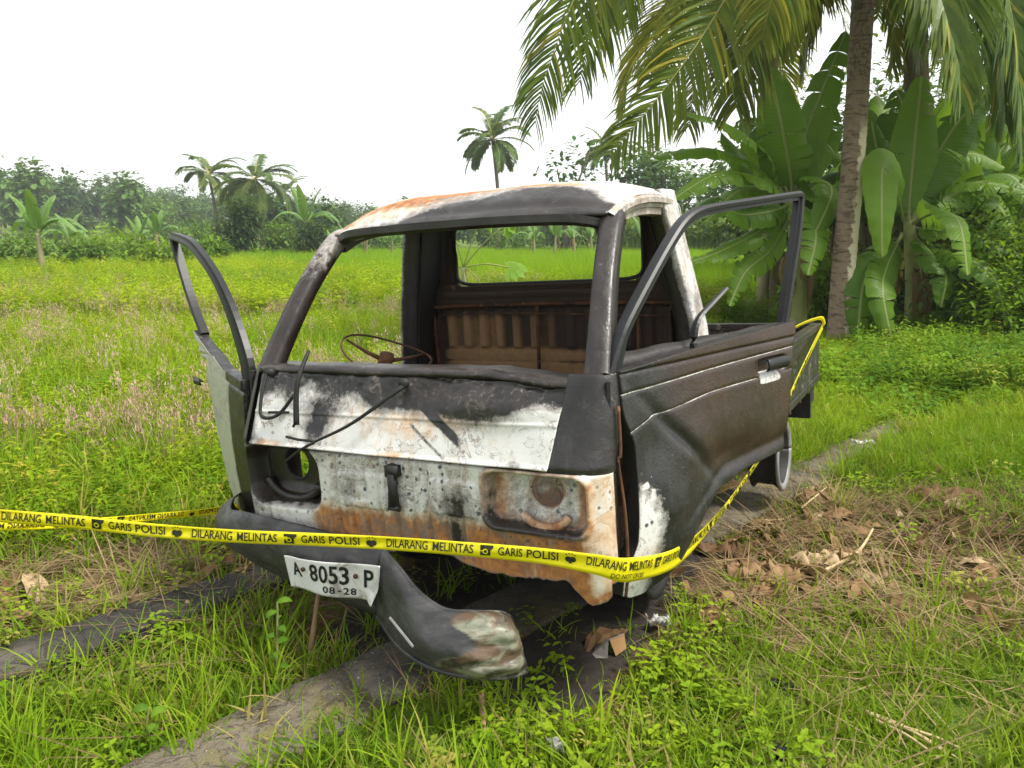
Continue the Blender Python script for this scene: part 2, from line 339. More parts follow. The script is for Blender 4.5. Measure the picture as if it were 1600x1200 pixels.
VV = VV-.012*sst(.803, .792, WW)
soot = .10+.80*sst(.925, 1.02, WW+.09*(fbm(UU, WW, 7, 31)-.5))+.75*blob(UU, WW, .30, .955, .19, .055)+.5*blob(UU, WW, .18, .98, .12, .06)
soot += .55*blob(UU, WW, -.33, .93, .10, .055)+.65*blob(UU, WW, -.33, .855, .055, .05)+.5*blob(UU, WW, -.645, .83, .04, .05)+.28*blob(UU, WW, -.04, .96, .16, .05)
soot += .5*blob(UU, WW, .46, .797, .06, .016)+.62*sst(.02, .012, np.abs((WW-.905)+.62*(UU-.16)))*sst(.02, .05, UU)*sst(.27, .24, UU)+.55*sst(.008, .004, np.abs((WW-.85)+.62*(UU-.12)))*sst(.05, .07, UU)*sst(.22, .19, UU)+.35*blob(UU, WW, -.62, .80, .10, .02)
soot -= .30*blob(UU, WW, .50, .88, .09, .10)+.2*blob(UU, WW, -.50, .86, .10, .10)+.12*blob(UU, WW, 0, .84, .25, .05)
rust = .12+.35*blob(UU, WW, .2, .93, .10, .03)+.25*blob(UU, WW, .05, .90, .30, .07)+.4*blob(UU, WW, -.55, .80, .1, .012)+.35*blob(UU, WW, 0, .795, .08, .012)
gridmesh('nose_panel', np.stack([UU, VV, W2], -1), M_BURNT, truck, None, True, dict(soot=soot, rust=rust, brown=.35*blob(UU, WW, .2, .98, .3, .06), spots=.1, flake=sst(.90, .96, WW)), .004)
# ---- corner panels under the pillars
for sg in (1, -1):
    s = np.linspace(.545 if sg > 0 else .655, .775, 60); ww = np.linspace(.775, 1.05, 44); SS, WW = np.meshgrid(s, ww, indexing='xy')
    if sg > 0: SS = SS+(.775-SS)/.23*.035*sst(.79, 1.04, WW)
    u, dv = wrap(SS); VV = prof(WW)+dv+.004+(.010*blob(u, WW, .66, .84, .05, .06) if sg > 0 else 0)
    soot = .95+0*u-(.25*blob(u, WW, .70, .98, .03, .05))
    gridmesh('corner_panel', np.stack([sg*u, VV, WW], -1), M_BURNT, truck, None, True, dict(soot=soot, rust=.1, brown=.10), .004)
# ---- cowl under the missing windscreen
b = MB(); G = []
for u in np.linspace(-.64, .60, 60):
    dz = -.022*sst(.30, .58, u)+.006*(vn(u, 0, 14, 3)-.5)
    G.append([(u, .150, 1.028+dz), (u, .146, 1.044+dz), (u, .185, 1.052+dz), (u, .30, 1.045+dz), (u, .33, .99+dz), (u, .33, .86)])
b.grid(np.array(G)); b.build('cowl', M_BURNT, truck, True, dict(soot=1.05, rust=.25, brown=.3, flake=.6), .004)
# ---- pillars
def pillar(name, P, wu, wv, soot, rust=.1, brown=.1):
    P = crv(P, 22); b = MB(); G = []
    hu = np.broadcast_to(np.asarray(wu, float), (len(P),)) if np.ndim(wu) == 0 else np.interp(np.linspace(0, 1, len(P)), np.linspace(0, 1, len(wu)), wu)
    T = np.gradient(P, axis=0); T /= np.linalg.norm(T, axis=1)[:, None]
    for p, t, h in zip(P, T, hu):
        a = np.array([1., 0, 0]); a -= t*(a@t); a /= np.linalg.norm(a); c = np.cross(a, t)
        c = c if c[1] < 0 else -c                                             # towards the nose
        sec = [(-h, .3*wv), (-h*.8, wv), (-h*.1, wv*1.08), (h*.15, wv*.95), (h*.8, wv), (h, .3*wv), (h, -wv), (-h, -wv), (-h, .3*wv)]
        G.append([p+a*x+c*y for x, y in sec])
    G = np.array(G); sh = G.shape[:2]
    z = (G[..., 2]-1.04)/.5
    return gridmesh(name, G, M_BURNT, truck, None, False, dict(soot=soot(z) if callable(soot) else soot, rust=rust, brown=brown))
pillar('windscreen_pillar', [(.655, .195, 1.035), (.632, .288, 1.17), (.605, .400, 1.33), (.575, .535, 1.470), (.555, .62, 1.500), (.50, .72, 1.52)], [.042, .038, .036, .037, .034, .02], .026, lambda z: .95-.25*sst(.5, .9, z)*0, .12, .25)
pillar('windscreen_pillar', [(-.650, .195, 1.02), (-.628, .285, 1.17), (-.602, .395, 1.33), (-.575, .528, 1.476), (-.552, .60, 1.51), (-.50, .70, 1.53)], [.042, .038, .036, .037, .034, .02], .026, lambda z: 1.0-.60*sst(.35, .95, z), .3, .35)
# ---- roof with a rolled front edge, gutter and header
a = np.linspace(-1, 1, 90); bb = np.linspace(0, 1, 56); AA, BB = np.meshgrid(a, bb, indexing='xy')
v_of = np.interp(bb, [0, .04, .10, .18, .30, .45, .6, .85, .95, 1], [.470, .455, .490, .540, .62, .72, .85, 1.13, 1.215, 1.235])
w_of = np.interp(bb, [0, .04, .10, .18, .30, .45, .6, .85, .95, 1], [1.500, 1.512, 1.538, 1.575, 1.615, 1.636, 1.645, 1.640, 1.600, 1.54])
hw = np.interp(bb, [0, .2, .5, 1], [.565, .580, .592, .588])
VV = np.broadcast_to(v_of[:, None], AA.shape)+.075*np.abs(AA)**3*(1-BB)**2; WW = w_of[:, None]-.060*np.abs(AA)**6*sst(0, .3, BB)-.006*AA*AA
UU = AA*hw[:, None]
WW = WW+.010*(fbm(UU, VV, 6, 12)-.5)-.006*np.exp(-((BB-.13)/.02)**2)
soot = .22+.13*sst(-.3, 0, UU)+.7*sst(.36, .14, BB+.22*(fbm(UU, VV, 4, 5)-.5))*sst(-.30, .08, UU)+.5*sst(.10, .03, BB)-.4*sst(.28, .45, BB)-.30*blob(UU, BB, -.28, .16, .2, .06)+.45*blob(UU, BB, -.05, .12, .25, .05)-.55*blob(UU, BB, .56, .55, .12, .3)
rust = .20+.55*blob(UU, BB, -.30, .30, .25, .12)+.45*blob(UU, BB, -.05, .36, .2, .06)+.4*blob(UU, BB, .3, .36, .2, .06)+.3*blob(UU, BB, -.55, .2, .1, .2)
gridmesh('roof', np.stack([UU, VV, WW], -1), M_BURNT, truck, None, True, dict(soot=soot, rust=rust, brown=.25), .005)
b = MB()
hdr = crv([(-.565, .545, 1.485), (-.45, .488, 1.508), (-.2, .468, 1.512), (0, .466, 1.512), (.2, .468, 1.510), (.45, .488, 1.500), (.56, .55, 1.475)], 40)
G = [[p+np.array(q) for q in ((0, -.012, .012), (0, -.012, -.012), (0, .006, -.022), (0, .035, -.020), (0, .075, .03))] for p in hdr]
b.grid(np.array(G)); b.build('windscreen_header', M_BURNT, truck, False, dict(soot=1.05, rust=.1, brown=.15), .004)
# roof lining, side rails over the doors, rear pillars
for sg in (1, -1):
    pts = [(sg*.572, .53, 1.485), (sg*.580, .64, 1.525), (sg*.586, .80, 1.548), (sg*.588, .98, 1.552), (sg*.586, 1.10, 1.545)]
    b = MB(); G = []
    for p in crv(pts, 24):
        G.append([p+np.array((sg*x, 0, z)) for x, z in ((-.004, .026), (.016, .014), (.016, -.002), (.004, -.006), (.002, -.018), (-.004, -.020), (-.008, -.042), (-.05, -.045), (-.06, .02))])
    b.grid(np.array(G)); b.build('door_rail', M_BURNT, truck, False, dict(soot=.36 if sg > 0 else .8, rust=.35, brown=.3), .003)
    # outer rear pillar, rounded into the back wall
    z = np.linspace(.48, 1.60, 40); q = np.linspace(0, 1, 14); Z, Q = np.meshgrid(z, q, indexing='ij')
    base = np.interp(Z, [.48, .8, 1.08, 1.6], [.70, .715, .690, .585]); lean = np.interp(Z, [.48, 1.08, 1.6], [.02, .0, -.05])
    # q: jamb (inner) -> door edge -> outer flank -> back corner
    us = np.interp(Q, [0, .12, .18, .24, .62, .8, .92, 1], [-.075, -.025, -.02, .0, .008, 0, -.03, -.10]); vs = np.interp(Q, [0, .12, .18, .24, .62, .8, .92, 1], [1.075, 1.070, 1.055, 1.045, 1.14, 1.205, 1.238, 1.245])
    G = np.stack([sg*(base+us), vs+lean, Z], -1)
    soot = (.24+.75*sst(.20, .05, Q)+.3*sst(.7, 1., Q)+.22*(fbm(Z*3, Q*3, 4, 3)-.5)) if sg > 0 else 1.1-.75*sst(.15, .19, Q)*sst(.75, .5, Q)
    gridmesh('rear_pillar', G, M_BURNT, truck, None, True, dict(soot=soot, rust=.22, brown=.2), .004)
    # inner pillar lining
    G = np.stack([sg*(np.interp(Z, [.48, .8, 1.08, 1.6], [.615, .63, .61, .50])+.0*Q), 1.075+lean+.155*Q, Z], -1)
    gridmesh('pillar_lining', G, M_SOOT, truck, None, True, None, .003)
# ---- rear wall of the cab with its window opening
u = np.linspace(-.64, .64, 170); w = np.linspace(.46, 1.60, 150); UU, WW = np.meshgrid(u, w, indexing='xy')
hw = np.interp(WW, [.46, 1.08, 1.6], [.64, .64, .56]); UU = UU/.64*hw
win = rbox(UU, WW, -.022, 1.407, .452, .140, .035, .002)
VV = 1.222+0*UU-.022*rbox(UU, WW, 0, 1.222, .60, .052, .03, .014)-.012*rbox(UU, WW, 0, 1.222, .54, .012, .01, .008)
arch = rbox(UU, WW, -.02, .93, .575, .245, .05, .008); VV += .020*arch
ribs = arch*sst(.975, .985, WW)*sst(1.165, 1.15, WW); rw = sst(-.1, .4, np.cos(UU*2*math.pi/.088)); VV -= .022*ribs*rw
VV -= .010*arch*sst(.975, .965, WW); VV += .006*np.exp(-((WW-.915)/.004)**2)*arch+.006*np.exp(-((WW-.965)/.004)**2)*arch
VV += .014*np.exp(-((rbox(UU, WW, -.022, 1.407, .470, .158, .05, .02)-.5)/.2)**2)
tan = 1.10*arch*sst(.30, -.15, UU)*sst(1.17, 1.10, WW)*(.72-.35*sst(.97, 1.0, WW)*sst(-.3, 0, UU))+.35*arch*sst(.98, .95, WW)*sst(.5, .1, UU)+.22*sst(1.34, 1.26, WW)*sst(-.3, .2, UU)*.6
tan = tan*sst(.62, .5, np.abs(UU))*(.65+.7*fbm(UU*5, WW, 4, 4))*(1-ribs*(1-rw)*.42*(.6+.8*fbm(UU, WW, 9, 77)))*(1-.5*arch*np.exp(-((WW-.918)/.006)**2))
gridmesh('cab_rear_wall', np.stack([UU, VV, WW], -1), M_WALL, truck, mc(win) < .5, True, dict(tan=tan), .004)
th = np.linspace(0, 2*math.pi, 81); sx = np.sign(np.cos(th))*np.abs(np.cos(th))**.22; sy = np.sign(np.sin(th))*np.abs(np.sin(th))**.22
b = MB(); b.tube(np.stack([-.022+.452*sx, 1.221+0*th, 1.407+.140*sy], -1), .009, 6, cap=False); b.build('rear_window_seal', M_SOOT, truck, True)
b = MB(); b.tube(crv([(-.60, 1.215, .82), (-.60, 1.20, 1.12), (-.565, 1.195, 1.172), (.50, 1.195, 1.172), (.54, 1.20, 1.13), (.54, 1.215, .82)], 60), .009, 8); b.build('seat_frame', M_RUST, truck, True)
for q in ([(-.06, 1.195, .78), (-.052, 1.195, 1.17)], [(.40, 1.20, .78), (.41, 1.20, 1.16)]): b = MB(); b.tube(q, .008, 6); b.build('seat_strut', M_RUST, truck, True)
b = MB(); b.tube(crv([(-.56, 1.18, 1.135), (-.2, 1.175, 1.14), (.2, 1.178, 1.13), (.52, 1.185, 1.12)], 20), .003, 5); b.build('cable', M_RUST, truck)
b = MB(); b.box((0, .78, .46), (.63, .46, .015)); b.box((0, .95, .62), (.60, .24, .15)); b.build('cab_floor', M_RUST, truck, bevel=.01)
b = MB(); b.box((0, .36, .62), (.60, .012, .17)); b.build('bulkhead', M_SOOT, truck) if False else None
b = MB(); b.box((0, .80, .33), (.30, .26, .10)); b.build('engine_sump', M_SOOT, truck, bevel=.03); b = MB(); b.box((0, .30, .46), (.60, .03, .03)); b.build('crossmember', M_SOOT, truck, bevel=.008)  # box and bar added to block light and darken the hollow below
# ---- steering wheel on its column
sw = empty('steering_wheel'); sw.parent = truck
c0 = onplane(605, 553, (0, 1, 0), .50); ax = np.array([.36, -.04, .93]); ax /= np.linalg.norm(ax)
ea = np.cross(ax, (0, 1, 0)); ea /= np.linalg.norm(ea); eb = np.cross(ax, ea)
t_ = np.linspace(0, 2*math.pi, 49); RW = .172
b = MB(); b.tube([c0+RW*(math.cos(t)*ea+math.sin(t)*eb)+np.array((0, 0, .012*math.sin(2*t+1))) for t in t_], .0042, 7, cap=False); b.build('rim', M_RUST, sw, True)
b = MB()
for t in (.25, 2.4, 4.3): b.tube([c0-ax*.03, c0-ax*.02+RW*.5*(math.cos(t)*ea+math.sin(t)*eb), c0+RW*(math.cos(t)*ea+math.sin(t)*eb)], [.010, .007, .004], 6)
b.tube([c0-ax*.055, c0-ax*.0], .028, 10); b.build('spokes', M_RUST, sw, True)
b = MB(); b.tube([c0-ax*.05, c0-ax*.26+np.array((0, .0, 0))], .02, 8); b.box(c0-ax*.10+np.array((.05, .02, 0)), (.055, .03, .03)); b.build('steering_column', M_SOOT, sw, True)
# ---- wipers
def wiper(pts, blade, r=.006):
    b = MB(); b.tube(crv(pts, 14), np.linspace(r*1.4, r*.8, 14), 6); b.tube(crv(blade, 10), .005, 5); return b.build('wiper', M_SOOT, truck, True)
fp = lambda x, y, o=.02: front(x, y)+np.array((0, -o, o*.3))
b0 = fp(635, 605, .012)
wiper([fp(638, 600, .01), fp(622, 620, .035), fp(560, 665, .04), fp(502, 691, .03)], [fp(455, 683, .022), fp(478, 688, .026), fp(502, 691, .030), fp(480, 702, .026), fp(445, 722, .0)])
wiper([fp(470, 664, .02), fp(480, 620, .05), fp(488, 590, .06), fp(499, 552, .05)], [fp(463, 668, .015), fp(466, 662, .015)], .008)
b = MB(); b.tube(crv([fp(424, 585, .02), fp(420, 615, .03), fp(416, 648, .025), fp(428, 654, .02), fp(446, 645, .02), fp(470, 618, .03)], 24), .0065, 6); b.tube([fp(427, 645, .02), fp(458, 645, .02)], .005, 5); b.build('wiper', M_SOOT, truck, True)
for x, y in ((635, 600), (425, 583)):
    p = front(x, y); b = MB(); b.tube([p+np.array((0, .02, -.005)), p+np.array((0, -.025, .01))], [.02, .014], 9); b.build('wiper_pivot', M_SOOT, truck, True)
# ---- doors
M_BURNT2 = burnt_mat('burnt_bodywork_dirty', (.36, .38, .29))  # dirt on white paint, with an olive grass reflection mixed into the colour
def make_door(sg, ang, skin_s0, belt, low, frame, name_soot, extra):
    a = math.radians(ang); d = np.array([sg*math.sin(a), math.cos(a), 0]); n = np.array([sg*math.cos(a), -math.sin(a), 0]); h = np.array([sg*.70, .20, 0])
    D = lambda s_, w_, o=0.: h+d*s_+n*o+np.array([0, 0, w_])
    droot = empty('door'); droot.parent = truck
    q = np.linspace(0, 1, 110); r = np.linspace(0, 1, 230); Q, Rr = np.meshgrid(q, r, indexing='xy')
    wt = np.interp(Q, np.linspace(0, 1, len(belt)), [x[1] for x in belt]); st = np.interp(Q, np.linspace(0, 1, len(belt)), [x[0] for x in belt])
    L = crv(low, 110, False); sb, wbm = L[:, 0][None, :], L[:, 1][None, :]
    k = Rr**.9
    Sx = sb+(st-sb)*k; Wx = wbm+(wt-wbm)*Rr
    Sx = Sx+extra.get('gap', 0.)*sst(.42, .55, Wx)*sst(.96, .80, Wx)*sst(.25, 0, Sx)
    O = .030*np.sin(np.pi*np.clip((Wx-.30)/.85, 0, 1))+.005*sst(1.045, 1.055, Wx)-.004*np.exp(-((Wx-1.045)/.006)**2)
    O += extra['relief'](Sx, Wx)
    G = h+d*Sx[..., None]+n*O[..., None]+np.array([0, 0, 1.])*Wx[..., None]
    at = extra['attrs'](Sx, Wx)
    gridmesh('door_skin', G, M_BURNT if sg > 0 else M_BURNT2, droot, None, True, at, .004)
    # inner shell and folded edge
    b = MB(); E = []
    for ed in (G[0], G[:, -1], G[-1][::-1], G[::-1, 0]): E.append(ed)
    E = np.concatenate(E); E2 = E-n*.045; b.grid(np.stack([E, E2], 1)); b.build('door_edge', M_BURNT, droot, False, dict(soot=extra.get('edge', .8), rust=.15, brown=.1), .003)
    b = MB(); b.grid((G-n*.047)[::12, ::6]); b.build('inner_shell', M_SOOT, droot, True, None, .003)
    b = MB(); P = crv([D(x, w_, o-.018) for x, w_, o in frame], 60)
    T = np.gradient(P, axis=0); T /= np.linalg.norm(T, axis=1)[:, None]; G2 = []
    wd = np.interp(np.linspace(0, 1, 60), [0, .1, .3, .6, .78, 1], extra.get('fw', [.03, .017, .016, .016, .018, .018]))
    for p, t, x in zip(P, T, wd):
        c = np.cross(t, n); c /= np.linalg.norm(c)
        G2.append([p+c*x*i+n*y for i, y in ((-1, .016), (-.5, .022), (.2, .020), (.35, .012), (1, .012), (1, -.012), (.2, -.018), (-1, -.016), (-1, .016))])
    b.grid(np.array(G2)); b.build('window_frame', M_RUB, droot, False)
    return droot, D, n, d
def relief_r(s_, w_):
    l1 = np.interp(s_, [0, .44, 1], [.985, 1.000, 1.012]); l2 = np.interp(s_, [0, .14, .43, .74, 1], [.86, .90, .927, .930, .935])
    o = -.004*np.exp(-((w_-l1)/.006)**2)+.003*sst(-.01, .01, w_-l1)-.003*np.exp(-((w_-l2)/.005)**2)
    o = o-.022*rbox(s_, w_, .815, .963, .085, .026, .015, .006)
    dent = -.030*blob(s_, w_, .20, .62, .13, .22)+.018*np.exp(-(((w_-.80)+.9*(s_-.28))/.03)**2)*blob(s_, w_, .28, .8, .25, .2)+blob(s_, w_, .14, .80, .08, .09)*.020+blob(s_, w_, .55, .70, .22, .05)*.020-blob(s_, w_, .35, .75, .10, .10)*.014
    arch_ = -.007*np.exp(-((w_-np.interp(s_, [0, .3, .5, .9], [.5, .55, .66, .70]))/.02)**2)*sst(.15, .35, s_)
    return o-dent+arch_+.012*(fbm(s_, w_, 4, 21)-.5)
def attrs_r(s_, w_):
    l1 = np.interp(s_, [0, .44, 1], [.985, 1.000, 1.012]); l2 = np.interp(s_, [0, .14, .43, .74, 1], [.86, .90, .927, .930, .935])
    patch = np.clip(1.25*blob(s_, w_, .06, .56, .10, .16)+.8*blob(s_, w_, .035, .42, .07, .10), 0, 1.1)
    line = np.exp(-((w_-l1)/.0036)**2)*1.0+np.exp(-((w_-l2)/.0030)**2)*.95*sst(.75, .70, s_)
    pat = 1.1*rbox(s_, w_, .795, .925, .065, .020, .012, .004)
    swoosh = blob(s_-.25, (w_-.80)+.9*(s_-.28), 0, 0, .25, .05)
    scr = .5*(vn(s_*1-w_*.9, s_*.2, 60, 8) > .86)*blob(s_, w_, .5, .67, .13, .05)
    so = 1.12-patch*1.05-line-pat-.2*swoosh-scr-.55*(vn(s_, w_, 45, 3) > .82)*blob(s_, w_, .12, .72, .06, .05)
    brn = .95*sst(.15, .40, s_-(.85-w_)*.3)*sst(.62, .72, w_)*(1-swoosh)
    return dict(soot=so, rust=.15*patch, brown=brn, spots=1.2*blob(s_, w_, .085, .60, .022, .035))
dr, D, n_, d_ = make_door(1, 19, 0, [(.012, 1.052), (.3, 1.072), (.985, 1.100)],
    [(-.004, .385), (.03, .368), (.085, .362), (.17, .38), (.245, .408), (.333, .487), (.40, .55), (.449, .597), (.61, .632), (.75, .642), (.868, .650)],
    [(.004, 1.02, .0), (.05, 1.11, -.005), (.091, 1.172, -.009), (.215, 1.292, -.020), (.335, 1.40, -.03), (.42, 1.462, -.037), (.50, 1.492, -.04), (.62, 1.508, -.042), (.85, 1.527, -.044), (1.09, 1.546, -.045), (1.138, 1.545, -.046), (1.140, 1.52, -.045), (1.10, 1.42, -.033), (1.025, 1.262, -.018), (.945, 1.09, -.002)], 1, dict(relief=relief_r, attrs=attrs_r, edge=.9, gap=.05))
b = MB(); b.box(D(.815, .965, .012), (.004, .004, .004)); G = []
for q in np.linspace(0, 1, 18):
    x = .745+.14*q; G.append([D(x, .990-.004*abs(q-.5), .036), D(x, .988, .046), D(x, .962, .047), D(x, .950, .038)])
b = MB(); b.grid(np.array(G)); b.build('handle', M_RUB, dr, True, None, .005)
b = MB(); P = [D(.384, 1.06, .0), D(.386, 1.12, .0), D(.42, 1.165, -.004), D(.50, 1.205, -.008), D(.585, 1.246, -.012)]; b.tube(crv(P, 16), np.linspace(.016, .010, 16), 6, flat=.6); b.build('vent_window_post', M_RUB, dr)
b = MB(); b.grid(np.array([[D(x, 1.055+.03*x, -.02+.01*k), D(x, 1.10+.0*x-.012*k, -.045), D(x, 1.06+.03*x, -.075)] for x, k in zip(np.linspace(.02, .98, 30), vn(np.linspace(0, 9, 30), 0, 1, 2))])); b.build('door_sill', M_BURNT, dr, True, dict(soot=.80, rust=.3, brown=.3), .003)
def relief_l(s_, w_):
    l1 = np.interp(s_, [.15, .36, .5, .62, .8], [.93, .955, 1.02, 1.06, 1.10])
    return -.010*np.exp(-((w_-l1)/.008)**2)+.01*sst(-.01, .01, w_-l1)-.02*rbox(s_, w_, .70, .99, .06, .03, .015, .008)+.01*(fbm(s_, w_, 4, 25)-.5)
dl, D, n_, d_ = make_door(-1, 66, .15, [(.15, .975), (.38, 1.0), (.60, 1.075), (.785, 1.142)],
    [(.15, .44), (.30, .40), (.40, .40), (.46, .425), (.50, .49), (.515, .62), (.535, .78), (.56, .87)],
    [(.16, .90, .0), (.176, .96, .0), (.195, 1.057, 0), (.284, 1.204, 0), (.403, 1.33, 0), (.53, 1.415, 0), (.621, 1.462, 0), (.747, 1.516, 0), (.88, 1.545, 0), (1.03, 1.566, 0), (1.055, 1.556, 0), (1.02, 1.49, 0), (.929, 1.345, 0), (.85, 1.24, 0), (.735, 1.12, 0)], 1,
    dict(relief=relief_l, attrs=lambda s_, w_: dict(soot=.12+1.0*sst(.36, .30, s_)+.2*(fbm(s_, w_, 9, 4)-.5), rust=.1, brown=.2), edge=.75, fw=[.055, .05, .024, .018, .018, .018]))
b = MB(); b.grid(np.array([[D(x, .93, .045), D(x, .945, .056), D(x, .915, .056)] for x in np.linspace(.62, .72, 8)])); b.build('handle', M_RUB, dl, True, None, .006)
for x, z in ((.5, 1.065), (.62, 1.105)): pass
# hinge post and hanging harness in the front shut line
b = MB(); b.grid(np.array([[(.700, .16+.1*k, z), (.655, .30, z)] for k in (0, 1) for z in (.46, .7, .9, 1.03)]).reshape(2, 4, 2, 3)[0]); b.build('hinge_post', M_SOOT, truck, False, None, .01)
b = MB(); b.grid(np.array([[(-.712, .16, z), (-.665, .32, z)] for z in (.46, .7, .9, 1.03)])); b.build('hinge_post', M_SOOT, truck, False, None, .01)
b = MB(); b.tube(crv([(.722, .175, .96), (.728, .165, .83), (.722, .160, .80), (.735, .165, .66), (.738, .165, .5), (.73, .16, .40)], 30), .005, 6); b.build('cable', M_RUST, truck, True)
# ---- bumper: left half still fixed, right half torn down to the ground
def loftsheet(up, lo, n, m, bulge, mat, parent, name, attrs=None, solid=.004):
    A, B_ = crv(up, n), crv(lo, n); t = np.linspace(0, 1, m); G = A[:, None]*(1-t)[None, :, None]+B_[:, None]*t[None, :, None]
    G = G+bulge(np.linspace(0, 1, n)[:, None], t[None, :])
    at = attrs(np.linspace(0, 1, n)[:, None]+0*t[None, :], t[None, :]+0*np.linspace(0, 1, n)[:, None], G) if attrs else None
    return gridmesh(name, G, mat, parent, None, True, at, solid)
PV_ = lambda x, y, v: onplane(x, y, (0, 1, 0), v)
up = [PV_(383, 766, .34), PV_(367, 778, .26), PV_(362, 795, .14), PV_(385, 800, .06), PV_(440, 812, .035), PV_(520, 832, .03), PV_(600, 858, .025)]
lo = [PV_(378, 800, .36), PV_(352, 822, .30), PV_(362, 850, .16), PV_(400, 880, .10), PV_(450, 905, .075), PV_(520, 935, .055), PV_(600, 965, .045)]
def bul(q, t):
    k = 4*t*(1-t); nx = np.interp(q, [0, .2, .4, 1], [-1, -.8, -.25, 0]); ny = np.interp(q, [0, .2, .4, 1], [-.2, -.6, -1, -1])
    return np.stack([nx*.05*k, ny*.05*k, 0*nx*k], -1)
bump_o = loftsheet(up, lo, 60, 16, bul, M_BUMP, truck, 'bumper', lambda q, t, G: dict(bare=.02+0*q), .005)
YD = lambda x, y, d_: loc(atd(x, y, d_))
up = [YD(597, 856, 2.36), YD(622, 885, 2.29), YD(655, 925, 2.20), YD(695, 952, 2.14), YD(740, 956, 2.13), YD(785, 958, 2.15), YD(803, 970, 2.18)]
lo = [YD(590, 962, 2.40), YD(604, 985, 2.30), YD(625, 1012, 2.20), YD(665, 1040, 2.10), YD(720, 1056, 2.06), YD(780, 1060, 2.08), YD(826, 1050, 2.12)]
tocam = (CAML-loc(atd(700, 980, 2.2))); tocam /= np.linalg.norm(tocam)
loftsheet(up, lo, 70, 24, lambda q, t: ((4*t*(1-t))**.7*(.040+.02*q)-.05*sst(.90, 1., q)*(1+0*t)+.014*np.sin(q*9)*np.sin(t*7)+.05*(fbm(q*4, t*6, 1, 4)-.5)*sst(.45, .75, q)+.012*np.abs(np.sin(t*11+q*5))*sst(.55, .8, q)-.02*np.abs(np.sin(q*17))*sst(.8, 1, t))[..., None]*tocam, M_BUMP, truck, 'bumper',
    lambda q, t, G: dict(bare=.62*sst(.50, .68, q+.08*np.sin(t*9))), .006)
for e_ in (up, lo): b = MB(); C_ = crv(e_, 40); C_ = C_+tocam*(-.05*sst(.90, 1., np.linspace(0, 1, 40)))[:, None]; b.tube(C_, .0065, 7); b.build('bumper_lip', M_BUMP, truck, True, dict(bare=.5*sst(20, 30, np.repeat(np.arange(40), 7))))
b = MB(); b.tube(crv([YD(609, 965, 2.16), YD(625, 985, 2.12), YD(645, 1010, 2.05)], 10), .004, 5); b.build('trim_strip', M_ALLOY, truck)
# ---- number plate with its characters
PN = np.array([PV_(437, 871, -.045), PV_(593, 885, -.055), PV_(588, 943, -.04), PV_(452, 918, -.03)])
def plate_pt(x, y, o=0.):                      # x 0..1 from the left, y 0..1 from the bottom
    x = np.asarray(x, float); y = np.asarray(y, float)
    p = (PN[3]*(1-x)[..., None]+PN[2]*x[..., None])*(1-y)[..., None]+(PN[0]*(1-x)[..., None]+PN[1]*x[..., None])*y[..., None]
    k = .012*np.sin(x*8+1)*(.4+.6*(1-y))-.03*sst(.85, 1, x)*sst(.4, 0, y)+.016*sst(.25, 0, x)*y
    p = p.copy(); p[..., 1] += k-o; return p
X, Y = np.meshgrid(np.linspace(0, 1, 50), np.linspace(0, 1, 18), indexing='xy')
plate = gridmesh('licence_plate', plate_pt(X, Y), M_PLATE, truck, None, True, None, .0016)
def text_verts(txt, size=1., off=.0):
    cu = bpy.data.curves.new('t', 'FONT'); cu.body = txt; cu.size = size; cu.offset = off; cu.resolution_u = 3; cu.fill_mode = 'FRONT'
    o = bpy.data.objects.new('t', cu); COL.objects.link(o); dg = bpy.context.evaluated_depsgraph_get(); me = bpy.data.meshes.new_from_object(o.evaluated_get(dg))
    V = np.zeros(len(me.vertices)*3); me.vertices.foreach_get('co', V); V = V.reshape(-1, 3); Fc = [tuple(p.vertices) for p in me.polygons]
    bpy.data.objects.remove(o); bpy.data.curves.remove(cu); bpy.data.meshes.remove(me); return V, Fc
for txt, x0, x1, y0, y1 in (('A', .075, .190, .42, .86), ('8', .305, .400, .38, .90), ('0', .412, .505, .38, .90), ('5', .517, .606, .38, .90), ('3', .618, .708, .38, .90), ('P', .850, .945, .36, .86), ('0', .445, .503, .10, .30), ('8', .515, .573, .10, .30), ('-', .600, .632, .18, .215), ('2', .652, .705, .10, .30), ('8', .718, .772, .10, .30)):
    V, Fc = text_verts(txt, 1., .018); mn, mx = V.min(0), V.max(0); V[:, 0] = x0+(V[:, 0]-mn[0])/(mx[0]-mn[0])*(x1-x0); V[:, 1] = y0+(V[:, 1]-mn[1])/(mx[1]-mn[1]+1e-9)*(y1-y0)
    b = MB(); b.add(plate_pt(V[:, 0], V[:, 1], .0030), Fc); b.build('lettering', M_BLACK, plate)
for x, y in ((.235, .70), (.775, .66)):
    b = MB(); c = plate_pt(np.array([x]), np.array([y]), .003)[0]; b.tube([c, c+np.array((0, -.006, 0))], .008, 8); b.build('bolt', M_RUST, plate, True)
